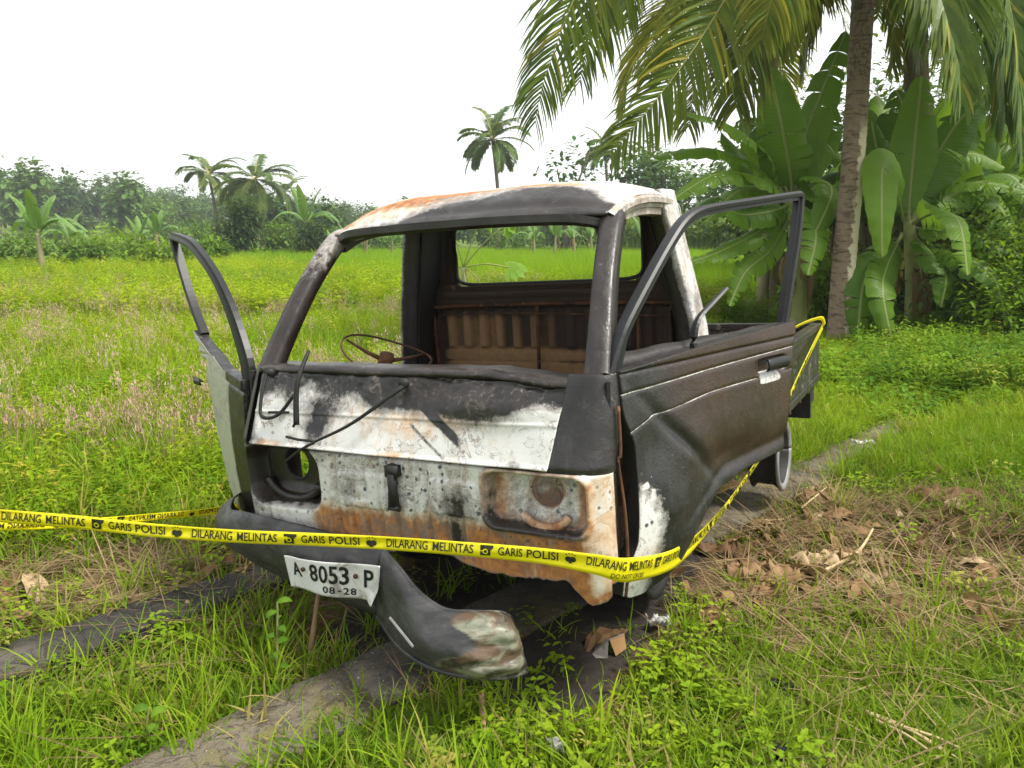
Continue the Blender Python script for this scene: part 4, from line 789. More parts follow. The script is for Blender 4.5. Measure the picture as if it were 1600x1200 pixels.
WREATH = [circ(-.42, -.1, .52, 10), circ(.42, -.1, .52, 10), [(-.3, -.8), (.3, -.8), (.2, .3), (-.2, .3)]]+[circ(x, y, .13, 6) for x, y in ((-.7, .75), (-.25, .98), (.25, .98), (.7, .75))]
A_ = lambda x, y, d_: atd(x, y, d_)
corner = wld((.80, 3.205, .888)); corner2 = wld((.835, 3.22, .86))
tp = [A_(-330, 778, 2.25), A_(-120, 795, 2.2), A_(0, 806, 2.17), A_(120, 816, 2.16), A_(240, 829, 2.14), A_(360, 838, 2.13), A_(480, 843, 2.12), A_(600, 849, 2.10), A_(720, 857, 2.08), A_(840, 867, 2.05), A_(930, 879, 2.02), A_(985, 885, 2.055), A_(1055, 868, 2.27), A_(1105, 826, 2.60), A_(1150, 770, 2.98), A_(1195, 702, 3.35), A_(1220, 650, 3.62), A_(1254, 575, 4.0), corner2]
up = [.020]*3+[.021]*5+[.020, .021, .024, .026, .024, .016, .012, .014, .016, .018, .02]
lo = [.020]*3+[.019]*5+[.021, .024, .034, .046, .040, .018, .012, .016, .02, .022, .022]
tape = Tape(tp, up, lo, 'yellow police tape with black lettering stretched across the front of the wreck')
s0 = tape.q[np.argmin(np.linalg.norm(topx(tape.P[:300])-np.array([605, 849]), axis=1))]; PER = .564
for k in range(-4, 7):
    x = s0+k*PER
    if x < .02 or x+.54 > tape.L: continue
    tape.word('DILARANG', x, .118, -.010, .015, OFF); tape.word('MELINTAS', x+.132, .116, -.010, .015, OFF)
    tape.shape(CAMERA_MARK, x+.284, .001, .0165, OFF, 'camera_mark'); tape.word('GARIS', x+.318, .068, -.010, .015, OFF); tape.word('POLISI', x+.398, .088, -.010, .015, OFF); tape.shape(WREATH, x+.520, .001, .0165, OFF)
    if 1 <= k <= 1: tape.word('DO NOT CROSS', x+.075, .135, -.034, -.020, OFF)
# from the bed corner forward along the side gate
b = [wld((.836, 3.222, .862)), wld((.825, 3.20, .905)), wld((.80, 3.10, .912)), wld((.75, 2.9, .90)), wld((.55, 2.6, .80))]
G = np.array([[p+np.array([0, 0, .012])+np.array([.01, -.01, 0]), p-np.array([0, 0, .012])] for p in crv(b, 24)]); gridmesh('tape_end', G, M_TAPE, tape.o, None, True, None, .0006)
bk = Tape([A_(-330, 815, 2.3), A_(-120, 823, 2.45), A_(0, 823, 2.6), A_(120, 818, 2.8), A_(240, 808, 3.05), A_(345, 797, 3.35), A_(440, 780, 3.8), A_(560, 762, 4.4)], [.016]*8, [.014]*8, 'second strand of yellow police tape passing behind the bumper end')
for k in range(0, 5):
    x = .22+k*PER
    if x+.55 > bk.L: continue
    bk.word('GARIS POLISI', x, .166, -.006, .013, OFF, True); bk.shape(CAMERA_MARK, x+.20, .002, .0135, OFF, 'camera_mark'); bk.word('DILARANG MELINTAS', x+.235, .248, -.006, .013, OFF, True); bk.shape(WREATH, x+.525, .001, .014, OFF)

# ================================================================== coconut palms
def frond_mat(name, c1, c2, tr=.4):
    t = NT(name); n = t.noise(3.0, 3, t.pos()); y = t.attr('yellow'); c = t.mix(t.ramp(n, .3, .7), c1, c2); c = t.mix(y, c, (.36, .30, .03)); t.fin(c, .45, .25); return t.translucent(t.mix(.5, c, (.30, .40, .03)), tr)
M_FROND = frond_mat('palm_leaflets', (.032, .085, .014), (.090, .165, .024))
M_FRONDF = frond_mat('far_palm_leaflets', (.040, .100, .028), (.085, .160, .042), .35)
M_RACHIS = plain('palm_rachis', (.30, .27, .10), .5, .3)
def frond(parent, P, L=.75, n=85, wid=.022, mat=M_FROND, yellow=.1, hang=1., seed=0, seg=4, name='frond', twist=0.):
    rg = np.random.default_rng(seed); P = np.asarray(P, float); C = crv(P, 120); ln = np.concatenate([[0], np.cumsum(np.linalg.norm(np.diff(C, axis=0), axis=1))]); ln /= ln[-1]
    T = np.gradient(C, axis=0); T /= np.linalg.norm(T, axis=1)[:, None]; V = []; F_ = []; Yl = []; fm = []
    # rachis
    k0 = 0; rr = np.interp(ln, [0, .2, 1], [.035, .02, .004])*(wid/.022)**.5
    for i in range(0, 120, 6):
        a = np.cross(T[i], (0, 0, 1.)); a /= np.linalg.norm(a)+1e-9; b = np.cross(a, T[i])
        for q in range(5): V.append(C[i]+rr[i]*(math.cos(q*1.257)*a+math.sin(q*1.257)*b*.6)); Yl.append(.3)
    for i in range(19):
        for q in range(5): F_.append((i*5+q, i*5+(q+1) % 5, i*5+5+(q+1) % 5, i*5+5+q)); fm.append(1)
    for side in (-1, 1):
        for k in range(n):
            x = .14+.86*(k+rg.uniform(-.3, .3))/n; x = min(max(x, 0.12), .995); c = np.array([np.interp(x, ln, C[:, i]) for i in range(3)]); t = np.array([np.interp(x, ln, T[:, i]) for i in range(3)]); t /= np.linalg.norm(t)
            a = np.cross(t, (0, 0, 1.)); a /= np.linalg.norm(a)+1e-9; u = np.cross(a, t); a, u = a*math.cos(twist)+u*math.sin(twist), u*math.cos(twist)-a*math.sin(twist)
            l = L*(np.interp(x, [.12, .3, .6, .85, 1], [.55, .95, 1, .7, .35]))*rg.uniform(.85, 1.1); d = a*side*(1-.25*x)+t*(.40+.45*x)+u*.15+rg.normal(0, .08, 3); d /= np.linalg.norm(d)
            wdir = np.cross(d, u); wdir = np.cross(d, wdir); wdir = t*.9+u*.3*side; wdir -= d*(wdir@d); wdir /= np.linalg.norm(wdir)+1e-9
            p = c.copy(); b0 = len(V); yy = yellow*rg.uniform(.2, 1.8)+(rg.random() < .05)*.6
            for s_ in range(seg+1):
                q = s_/seg; w_ = wid*(.55+1.2*q-1.7*q*q)*rg.uniform(.9, 1.1) if s_ < seg else 0
                if s_ < seg: V += [p-wdir*w_, p+wdir*w_]; Yl += [yy+.3*q*q*yellow]*2
                else: V.append(p); Yl.append(yy+.5*yellow)
                d = d+np.array([0, 0, -1])*hang*(.25+.75*q)*1.15/seg; d /= np.linalg.norm(d); p = p+d*l/seg
                wdir -= d*(wdir@d); wdir /= np.linalg.norm(wdir)+1e-9
            F_ += [(b0+2*s_, b0+2*s_+1, b0+2*s_+3, b0+2*s_+2) for s_ in range(seg-1)]+[(b0+2*seg-2, b0+2*seg-1, b0+2*seg)]; fm += [0]*seg
    return mesh(name, V, F_, [mat, M_RACHIS], parent, False, dict(yellow=np.clip(Yl, 0, 1)), 0, None, fm)
def arc(c, az, L, el0, fall):                     # a palm frond's path from the crown
    p = np.array(c, float); P = [p]; el = el0
    for k in range(7): p = p+L/7*np.array([math.cos(az)*math.cos(el), math.sin(az)*math.cos(el), math.sin(el)]); P.append(p); el -= fall/7*(.6+.8*k/6)
    return P
def trunk_mat():
    t = NT('palm_bark'); z = t.n('SeparateXYZ'); t.put(z.inputs[0], t.coord()); sep = z; n = t.noise(4, 7, rough=.6); n2 = t.noise(26, 5, stretch=(1, 1, .6)); rg = t.noise(11, 4, stretch=(.5, .5, 2.6))
    c = t.mix(n2, (.13, .095, .070), (.30, .225, .16)); c = t.mix(t.ramp(rg, .52, .62, 0, .7), c, (.07, .05, .038))
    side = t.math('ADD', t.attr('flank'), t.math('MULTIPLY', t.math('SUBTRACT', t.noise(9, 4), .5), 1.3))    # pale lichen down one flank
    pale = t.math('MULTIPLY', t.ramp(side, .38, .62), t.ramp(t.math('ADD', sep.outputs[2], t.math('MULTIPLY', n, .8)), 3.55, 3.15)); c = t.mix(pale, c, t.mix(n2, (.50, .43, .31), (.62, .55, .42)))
    c = t.mix(t.math('MULTIPLY', t.ramp(n2, .45, .6), t.ramp(sep.outputs[2], 3.2, 3.7, 0, .7)), c, (.045, .05, .03))
    t.bump(t.math('ADD', n2, t.math('MULTIPLY', rg, .6)), .7, .03); return t.fin(c, .9, .15)
M_BARK = trunk_mat()
def palm_trunk(parent, P, r, mat, nm='trunk', rings=60):
    C = crv(P, rings*3); R_ = np.interp(np.linspace(0, 1, len(C)), np.linspace(0, 1, len(r)), r); ph = np.arange(len(C)) % 3
    R_ = R_*(1+.022*(ph == 0)*RNG.uniform(0, 1.5, len(C))-.012*(ph == 2)); b = MB(); b.tube(C, R_, 20, True, 1., (0, 1, 0)); Vv = np.concatenate(b.v)
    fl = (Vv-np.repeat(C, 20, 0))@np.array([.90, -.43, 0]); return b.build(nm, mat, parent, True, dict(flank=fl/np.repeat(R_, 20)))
pb = gnd(1306, 543)+np.array([0, 0, -.1]); Yp = pb[1]
pal = empty('coconut_palm', tuple(pb), 'coconut palm with a brown trunk, one flank pale, beside the truck bed', 'palm tree')
W2 = lambda x, y, d_: A_(x, y, d_)-pb
crown = W2(1362, -200, Yp)
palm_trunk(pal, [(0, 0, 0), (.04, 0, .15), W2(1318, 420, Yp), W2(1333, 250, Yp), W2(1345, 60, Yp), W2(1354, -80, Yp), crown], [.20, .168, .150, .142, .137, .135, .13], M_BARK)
for i, (pt, L, hang, yl) in enumerate([
    ([(1362, -205, Yp), (1200, -300, Yp-.7), (1020, -210, Yp-1.5), (915, -40, Yp-1.9), (855, 110, Yp-2.0), (835, 195, Yp-2.0)], .85, 1.1, .12),
    ([(1362, -205, Yp), (1270, -200, Yp-.5), (1170, -60, Yp-1.0), (1085, 75, Yp-1.3), (1010, 175, Yp-1.4), (955, 240, Yp-1.4)], .80, .9, .16),
    ([(1362, -205, Yp), (1290, -230, Yp+.6), (1200, -150, Yp+1.2), (1130, -10, Yp+1.5), (1090, 120, Yp+1.6), (1075, 200, Yp+1.6)], .9, 1.2, .35),
    ([(1362, -205, Yp), (1320, -220, Yp-.8), (1260, -140, Yp-1.3), (1215, -30, Yp-1.5), (1190, 60, Yp-1.55)], .75, 1.1, .30),
    ([(1362, -205, Yp), (1440, -260, Yp-.3), (1530, -160, Yp-.5), (1580, 20, Yp-.6), (1592, 150, Yp-.6), (1596, 230, Yp-.6)], .85, 1.1, .05),
    ([(1362, -205, Yp), (1410, -220, Yp+.8), (1480, -140, Yp+1.4), (1530, -20, Yp+1.7), (1560, 90, Yp+1.8)], .85, 1.1, .25),
    ([(1362, -205, Yp), (1300, -280, Yp+1.2), (1180, -250, Yp+2.4), (1060, -150, Yp+3.0), (1000, -30, Yp+3.2), (980, 40, Yp+3.2)], .85, 1.1, .1),
    ([(1362, -205, Yp), (1390, -230, Yp-.9), (1430, -140, Yp-1.5), (1470, 0, Yp-1.7), (1490, 70, Yp-1.75)], .7, 1.0, .1),
    ([(1362, -205, Yp), (1300, -200, Yp+1.4), (1235, -90, Yp+2.2), (1190, 40, Yp+2.5), (1165, 150, Yp+2.6)], .95, 1.2, .45),
    ([(1362, -205, Yp), (1340, -200, Yp+1.6), (1300, -110, Yp+2.6), (1270, 20, Yp+3.0), (1255, 110, Yp+3.1)], .95, 1.2, .40),
    ([(1362, -205, Yp), (1400, -230, Yp+1.2), (1440, -150, Yp+2.2), (1465, -20, Yp+2.6), (1475, 90, Yp+2.7)], .95, 1.2, .30),
    ([(1362, -205, Yp), (1450, -230, Yp+.3), (1545, -150, Yp+.4), (1610, -20, Yp+.4), (1640, 120, Yp+.4)], .95, 1.2, .12),
    ([(1362, -205, Yp), (1250, -320, Yp-.2), (1090, -260, Yp-.8), (985, -120, Yp-1.0), (930, 30, Yp-1.1), (905, 130, Yp-1.1)], .9, 1.1, .12),
    ([(1362, -205, Yp), (1400, -240, Yp-.6), (1440, -170, Yp-1.0), (1475, -50, Yp-1.2), (1495, 60, Yp-1.25), (1500, 150, Yp-1.25)], 0.90, 1.15, 0.08),
    ([(1362, -205, Yp), (1430, -240, Yp-.2), (1500, -170, Yp-.3), (1545, -40, Yp-.35), (1565, 90, Yp-.35), (1570, 190, Yp-.35)], 0.95, 1.15, 0.05),
    ([(1362, -205, Yp), (1390, -220, Yp+.5), (1415, -140, Yp+.8), (1430, -30, Yp+.9), (1436, 80, Yp+.95)], 0.90, 1.15, 0.20),
    ([(1362, -205, Yp), (1310, -230, Yp-.1), (1250, -150, Yp-.2), (1200, -30, Yp-.25), (1165, 90, Yp-.25), (1150, 170, Yp-.25)], 0.95, 1.15, 0.25),
    ([(1362, -205, Yp), (1330, -330, Yp), (1280, -430, Yp-.2), (1200, -480, Yp-.3)], .6, .6, .0),
    ([(1362, -205, Yp), (1400, -330, Yp), (1460, -430, Yp), (1540, -470, Yp)], .6, .6, .0)]):
    frond(pal, [W2(*q) for q in pt], L*1.22, 135, .026, M_FROND, yl, hang*1.6, 100+i, 4, 'frond', (.95, .95, .8, .7, -.8, -.7, .9, -.6, .7, .6, -.6, -.9, 1., -.9, -1., -.5, .9, .2, -.2)[i])
# a second palm further back on the right
p2 = gnd(1440, 505)+np.array([0, 0, .0]); Y2 = p2[1]-.5; p2 = A_(1440, 500, Y2); p2[2] = 0
pal2 = empty('coconut_palm', tuple(p2), 'second coconut palm whose yellowing fronds hang behind the banana plants', 'palm tree'); W3 = lambda x, y, d_: A_(x, y, d_)-p2
cr2 = W3(1432, -60, Y2); palm_trunk(pal2, [(0, 0, -.1), W3(1438, 300, Y2), W3(1431, 90, Y2), cr2], [.26, .2, .18, .16], plain('palm_bark_rear', (.22, .17, .12), .9, .4, 20, .15, 0, .6))
for i, (az, el, fl, L, yl) in enumerate([(3.3, .5, 1.9, 4.2, .3), (2.7, .7, 2.2, 4.2, .45), (3.8, .6, 2.2, 4.0, .25), (4.4, .4, 2.0, 3.6, .4), (5.2, .5, 2.1, 3.8, .3), (5.9, .6, 2.0, 4.0, .2), (.3, .5, 2.0, 4.0, .25), (1.3, .7, 2.0, 4.0, .2), (2.1, .5, 2.2, 4.0, .3), (4.9, .1, 1.6, 3.4, .55), (3.6, 0., 1.5, 3.4, .6), (5.6, .0, 1.6, 3.2, .4)]):
    frond(pal2, arc(cr2, az, L, el, fl), .95, 90, .028, M_FROND, yl, 1.1, 140+i, 4, 'frond', (.6, -.6)[i % 2])
p3_ = A_(1205, 480, 15.5); p3_[2] = 0
pal3 = empty('coconut_palm', tuple(p3_), 'third coconut palm with long yellowing fronds hanging behind the upright banana leaves', 'palm tree'); W5 = lambda x, y, d_: A_(x, y, d_)-p3_
cr3 = W5(1195, -70, 15.5); palm_trunk(pal3, [(0, 0, -.1), W5(1203, 200, 15.5), cr3], [.22, .18, .15], bpy.data.materials['palm_bark_rear'])
for i in range(14): frond(pal3, arc(cr3, .45*i+.2, 3.7+.3*(i % 3), (.55, .2, -.1)[i % 3], (2.3, 2.0, 1.7)[i % 3]), 1.0, 80, .03, M_FROND, (.3, .5, .65)[i % 3], 1.2, 180+i, 4, 'frond', (.7, -.7, .3)[i % 3])
# distant palms
def far_palm(px, py_crown, d_, L, label, n=14, seed=0, grp=None, leaflets=60):
    c = A_(px, py_crown, d_); base = np.array([c[0]+.3, c[1], hill_z(c[0], c[1])-.1]); o = empty('coconut_palm', tuple(base), label, 'palm tree', grp); cc = c-base
    b = MB(); b.tube(crv([(0, 0, 0), (.1, 0, cc[2]*.5), cc], 12), [.2]*6+[.14]*6, 8); b.build('trunk', M_TRUNKF, o, True); rg = np.random.default_rng(seed)
    n = int(n*1.5)
    for k in range(n): frond(o, arc(cc, 2*math.pi*k/n*1.5+rg.uniform(-.2, .2), L*rg.uniform(.85, 1.1), rg.uniform(-.5, 1.35), rg.uniform(1.0, 1.9)), L*.23, leaflets, .065, M_FRONDF, rg.uniform(0, .15), 1., seed+k, 2)
M_TRUNKF = plain('far_trunk', (.13, .11, .09), .9, .3)
far_palm(770, 218, 62, 3.4, 'distant coconut palm with a full round crown above the truck roof', 18, 300)
far_palm(945, 232, 80, 3.4, 'distant coconut palm low over the right end of the roof', 12, 350)
far_palm(398, 280, 70, 4.3, 'distant coconut palm with spreading fronds behind the dark bush', 16, 370)
far_palm(326, 272, 74, 3.6, 'distant slim coconut palm with upright fronds left of the spreading one', 11, 390)
far_palm(445, 300, 95, 3.2, 'small far coconut palm right of the spreading one', 9, 410)

# ================================================================== banana plants
def banana_mat(name, c1, c2, tr):
    t = NT(name); a = t.attr('across'); r = t.attr('tone'); al = t.attr('along'); n = t.noise(3, 4)
    c = t.mix(t.math('ADD', t.math('MULTIPLY', r, .7), t.math('MULTIPLY', n, .3)), c1, c2); vein = t.n('Math', operation='SINE'); t.put(vein.inputs[0], t.math('MULTIPLY', al, 260)); c = t.mix(t.ramp(vein.outputs[0], .5, 1, 0, .18), c, tuple(np.array(c2)*1.25))
    mid = t.ramp(a, .03, .055, 1, 0); c2_ = t.mix(mid, c, (.34, .38, .14)); dr = t.math('ADD', t.attr('dead'), t.math('MULTIPLY', t.ramp(a, .80, 1.0), .45)); c3 = t.mix(t.ramp(t.math('ADD', dr, t.math('SUBTRACT', n, .5)), .3, .7), c2_, (.22, .13, .06))
    t.bump(vein.outputs[0], .15, .01); t.fin(c3, .42, .3); return t.translucent(t.mix(.45, c3, (.26, .42, .02)), tr)
M_BAN = banana_mat('banana_leaf', (.036, .100, .012), (.175, .310, .024), .46); M_BANF = banana_mat('far_banana_leaf', (.075, .16, .03), (.14, .26, .05), .35)
M_STEM = plain('banana_stem', (.22, .24, .08), .6, .35, 6); M_STEMD = plain('dry_banana_sheath', (.17, .105, .06), .9, .5, 9, .15, 0, .5)
def banana_leaf(parent, P, wid, nrm, tone=.5, tears=4, seed=0, dead=0., n=44, m=6, fold=.35, mat=None, name='leaf'):
    rg = np.random.default_rng(seed); C = crv(P, n); T = np.gradient(C, axis=0); T /= np.linalg.norm(T, axis=1)[:, None]; nrm = np.array(nrm, float); q = np.linspace(0, 1, n)
    pet = .12; Sd = np.cross(T, nrm); Sd /= np.linalg.norm(Sd, axis=1)[:, None]+1e-9; Nn = np.cross(Sd, T)
    x = np.clip((q-pet)/(1-pet), 0, 1); wq = wid*np.sin(math.pi*np.clip(x**.75, .0, 1))**.55*(1-.25*x)+.012; wq[x >= .999] = .004; V = []; F_ = []; Ac = []; Al = []
    for side in (-1, 1):
        cuts = sorted(rg.choice(np.arange(max(3, n//6), n-3), tears, replace=False)) if tears else []; segs = np.split(np.arange(n), cuts)
        for gi, sg in enumerate(segs):
            rows = list(sg)+([segs[gi+1][0]] if gi+1 < len(segs) else []); dz = rg.uniform(-.02, .28)*bool(tears); b0 = len(V)
            for ri, i in enumerate(rows):
                shrink = .55 if (tears and (ri == len(rows)-1 and gi+1 < len(segs))) else 0
                for j in range(m):
                    a = j/(m-1); drp = fold*a+(dz*a*a); lat = wq[i]*a*math.cos(min(drp*.9, 1.2)); V.append(C[i]+Sd[i]*side*lat+Nn[i]*(wq[i]*(.10*a-drp*a*.8)+.012*math.sin(i*1.7+side)*a)+np.array([0, 0, -1.])*wq[i]*a*a*dz*.7-T[i]*shrink*a*.06); Ac.append(a*wq[i]/max(wid, .01)); Al.append(q[i]-.08*a)
            F_ += [(b0+r_*m+j, b0+r_*m+j+1, b0+(r_+1)*m+j+1, b0+(r_+1)*m+j) for r_ in range(len(rows)-1) for j in range(m-1)]
    ps = [i for i in range(n) if q[i] < .95]; k0 = len(V)
    for i in ps[::2]:
        r_ = np.interp(q[i], [0, .15, 1], [.030, .016, .004])*(wid/.3)**.6
        for k in range(6): V.append(C[i]-Nn[i]*.006+r_*(math.cos(k*1.0472)*Sd[i]+math.sin(k*1.0472)*Nn[i]*.9)); Ac.append(0.); Al.append(0)
    L = len(ps[::2]); F_ += [(k0+i*6+k, k0+i*6+(k+1) % 6, k0+i*6+6+(k+1) % 6, k0+i*6+6+k) for i in range(L-1) for k in range(6)]
    return mesh(name, V, F_, mat or M_BAN, parent, True, dict(across=np.array(Ac), tone=tone, along=np.array(Al), dead=dead))
def stem(parent, P, r0, r1, mat=None, nm='stem'):
    b = MB(); C = crv(P, 14); b.tube(C, np.interp(np.linspace(0, 1, 14), [0, .5, 1], [r0, (r0+r1)*.52, r1]), 12); return b.build(nm, mat or M_STEM, parent, True)
def banana_at(base, label, leaves, st, name='banana_plant', skirt=0, seed=0):
    o = empty(name, tuple(base), label, 'banana plant'); stem(o, [np.array(p)-base for p in st], .15, .07)
    for i, (P, wid, nr, tone, tears) in enumerate(leaves): banana_leaf(o, [np.array(p)-base for p in P], wid*1.2, nr, tone, tears and tears+3, seed+i)
    rg = np.random.default_rng(seed+77); s0_, s1_ = np.array(st[0])-base, np.array(st[-1])-base
    for k in range(skirt):                            # dry hanging leaf sheaths round the stem
        a = rg.uniform(0, 6.28); q = rg.uniform(.35, .95); c = s0_*(1-q)+s1_*q; d = np.array([math.cos(a), math.sin(a), 0]); L = rg.uniform(.5, 1.1)*min(1, q*1.6)
        banana_leaf(o, [c+d*.08, c+d*.24+np.array([0, 0, .02]), c+d*.30-np.array([0, 0, L*.45]), c+d*.26-np.array([0, 0, L])], .10, d, .3, 5, seed+200+k, 1., 20, 4, .9, None, 'dry_leaf')
    return o
fc = np.array([-.25, -1, .35])
d1 = 11.6; B1 = lambda x, y, o=0.: A_(x, y, d1+o); base1 = A_(1246, 520, d1); base1[2] = .05
banana_at(base1, 'large banana plant with tall upright leaves behind the open door', [
    ([B1(1238, 300), B1(1232, 255, -.1), B1(1218, 180, -.25), B1(1200, 104, -.2)], .36, fc, .35, 1),
    ([B1(1242, 300), B1(1252, 230, .1), B1(1285, 140, .2), B1(1322, 48, .3)], .29, (-.6, -.8, .3), .65, 2),
    ([B1(1232, 302), B1(1205, 250), B1(1140, 195, -.5), B1(1052, 172, -.9)], .22, (0, -.45, 1), .75, 6),
    ([B1(1228, 305), B1(1185, 262), B1(1110, 232, -.3), B1(1018, 246, -.6)], .22, (0, -.35, 1), .6, 6),
    ([B1(1228, 308), B1(1190, 280, -.3), B1(1125, 270, -.7), B1(1050, 312, -1.0)], .24, (-.2, -.5, 1), .8, 7),
    ([B1(1240, 305), B1(1275, 280, -.3), B1(1300, 300, -.8), B1(1268, 375, -1.2)], .27, (.5, -.9, .6), .4, 4),
    ([B1(1240, 305), B1(1270, 290, .5), B1(1330, 320, .9), B1(1340, 400, 1.1)], .26, (.4, -.6, .7), .3, 4),
    ([B1(1232, 320), B1(1205, 330, -.3), B1(1160, 335, -.6), B1(1128, 322, -.9)], .20, (0, -.9, .6), .15, 3),
    ([B1(1230, 330), B1(1180, 365, -.4), B1(1120, 395, -.8), B1(1082, 408, -1.0)], .17, (0, -.6, 1), .5, 5),
    ([B1(1232, 345), B1(1205, 390, -.5), B1(1165, 425, -.9), B1(1140, 478, -1.1)], .17, (.3, -.8, .6), .45, 8),
    ([B1(1240, 310), B1(1225, 250, .5), B1(1190, 200, .9), B1(1150, 190, 1.3)], .24, (-.3, -.7, .6), .2, 3),
    ([B1(1245, 310), B1(1262, 250, .5), B1(1290, 210, .7), B1(1300, 165, .8)], .28, fc, .5, 2), ([B1(1240, 315), B1(1265, 330, -.8), B1(1275, 370, -1.2), B1(1262, 430, -1.4)], .24, (.2, -1, .4), .7, 4), ([B1(1235, 320), B1(1195, 300, .2), B1(1150, 300, .2), B1(1105, 345, .2)], .22, (-.2, -.6, .8), .9, 6)],
    [base1, B1(1246, 430), B1(1238, 300)], skirt=7, seed=500)
d2 = 11.2; B2 = lambda x, y, o=0.: A_(x, y, d2+o); base2 = A_(1428, 525, d2); base2[2] = .05
banana_at(base2, 'large banana plant with a hanging oval leaf right of the palm trunk', [
    ([B2(1420, 345), B2(1422, 300), B2(1430, 215), B2(1440, 118, .2)], .33, fc, .85, 1),
    ([B2(1425, 345), B2(1448, 275), B2(1490, 200), B2(1545, 138, .2)], .32, (-.5, -.8, .4), .2, 2),
    ([B2(1412, 345), B2(1398, 285, -.5), B2(1380, 262, -.9), B2(1378, 330, -1.15), B2(1379, 402, -1.15)], .235, (0, -1, .2), .95, 0),
    ([B2(1425, 345), B2(1465, 300), B2(1530, 285, -.4), B2(1605, 300, -.7)], .25, (.1, -.5, 1), .55, 6),
    ([B2(1425, 345), B2(1460, 270, .4), B2(1515, 240, .4), B2(1570, 262, .4)], .25, (.1, -.7, .9), .7, 4),
    ([B2(1425, 355), B2(1470, 360, -.3), B2(1530, 370, -.7), B2(1600, 400, -1.0)], .22, (.1, -.5, 1), .6, 6),
    ([B2(1418, 350), B2(1395, 300, .4), B2(1372, 240, .5), B2(1362, 190, .5)], .27, fc, .4, 1),
    ([B2(1418, 350), B2(1400, 230, .7), B2(1410, 170, .8), B2(1400, 140, .9)], .30, fc, .15, 1),
    ([B2(1430, 370), B2(1455, 395, -.6), B2(1478, 430, -1.0), B2(1470, 480, -1.1)], .24, (.3, -.9, .4), .25, 4),
    ([B2(1410, 370), B2(1380, 400, -.6), B2(1350, 440, -.9), B2(1340, 530, -1.0)], .28, (-.2, -1, .3), .35, 5),
    ([B2(1425, 350), B2(1470, 330, -.8), B2(1500, 350, -1.2), B2(1512, 430, -1.4)], .25, (.3, -1, .4), .8, 5), ([B2(1428, 345), B2(1475, 250, .6), B2(1510, 190, .8), B2(1520, 130, .8)], .30, fc, .55, 2), ([B2(1420, 345), B2(1385, 250, .9), B2(1350, 190, 1.1), B2(1330, 150, 1.2)], .28, fc, .75, 2), ([B2(1425, 350), B2(1500, 300, .6), B2(1560, 320, .5), B2(1590, 390, .4)], .26, (.2, -.8, .7), .9, 5), ([B2(1430, 380), B2(1500, 400, -.9), B2(1550, 430, -1.3), B2(1570, 490, -1.4)], .22, (.2, -.9, .5), .5, 5),
    ([B2(1410, 365), B2(1385, 420, -.8), B2(1380, 460, -1.2), B2(1395, 535, -1.3)], .22, (.1, -1, .3), .6, 3)],
    [base2, B2(1428, 450), B2(1420, 345)], skirt=8, seed=600)
def banana_simple(base, h, label, seed, n=7, mat=None, group=None, spread=1., skirt=0, up=.6):
    rg = np.random.default_rng(seed); o = empty('banana_plant', tuple(base), label, 'banana plant', group); top = np.array([rg.uniform(-.1, .1), 0, h*.52]); stem(o, [(0, 0, -.1), top*.5, top], .13*h/3, .06*h/3, M_STEMF)
    for k in range(n):
        az = 6.283*k/n*1.62+rg.uniform(-.3, .3); u_ = rg.random() < up; L = h*rg.uniform(.48, .62); d = np.array([math.cos(az), math.sin(az), 0])
        if u_: P = [top, top+d*L*.12+np.array([0, 0, L*.35]), top+d*L*.28+np.array([0, 0, L*.68]), top+d*L*.5+np.array([0, 0, L*.92])]
        else: P = [top, top+d*L*.3+np.array([0, 0, L*.28]), top+d*L*.65+np.array([0, 0, L*.30]), top+d*L*.98+np.array([0, 0, L*.02])]
        banana_leaf(o, P, h*.075*spread, (-d*.6+np.array([0, -.5, .7])) if u_ else (0, -.1, 1), rg.random(), 2 if u_ else 5, seed+k, 0, 20, 4, .35, mat or M_BANF)
    for k in range(skirt):
        a = rg.uniform(0, 6.28); d = np.array([math.cos(a), math.sin(a), 0]); c = top*.95; L = h*.3
        banana_leaf(o, [c, c+d*.2, c+d*.3-np.array([0, 0, L*.5]), c+d*.25-np.array([0, 0, L])], .09, d, .3, 4, seed+90+k, 1., 14, 4, .9, mat or M_BANF, 'dry_leaf')
    return o
M_STEMF = plain('far_banana_stem', (.24, .22, .12), .8, .3, 3)
GB = lambda x, y: gnd(x, y)*np.array([1, 1, 0])
for i, (x, d_, top, lab, n, up) in enumerate([
    (65, 29, 300, 'solitary banana plant with a brown stem in the far left meadow', 8, .75), (-8, 27, 372, 'banana plant cut by the left frame edge with a yellow upright leaf', 6, .8),
    (112, 40, 335, 'banana plant with drooping dark leaves behind the solitary one', 7, .2), (218, 46, 335, 'young banana plant between the cassava shrubs', 5, .7), (248, 50, 330, 'banana plant left of the slim far palm', 6, .6),
    (482, 54, 298, 'tall banana plant with one upright pale leaf beside the windscreen pillar', 7, .5), (518, 44, 362, 'small banana plant with one oval leaf seen through the windscreen', 4, .9),
    (572, 50, 345, 'banana plant seen through the left of the windscreen', 7, .6), (612, 48, 352, 'banana plant with brown stem next to the rear pillar', 7, .6), (545, 58, 350, 'banana plant further back between two others', 6, .5)]):
    b_ = A_(x, 400, d_); b_[2] = hill_z(b_[0], b_[1]); t_ = A_(x, top, d_)[2]; banana_simple(b_, t_, lab, 700+20*i, n, None, None, 1.1, 1, up)
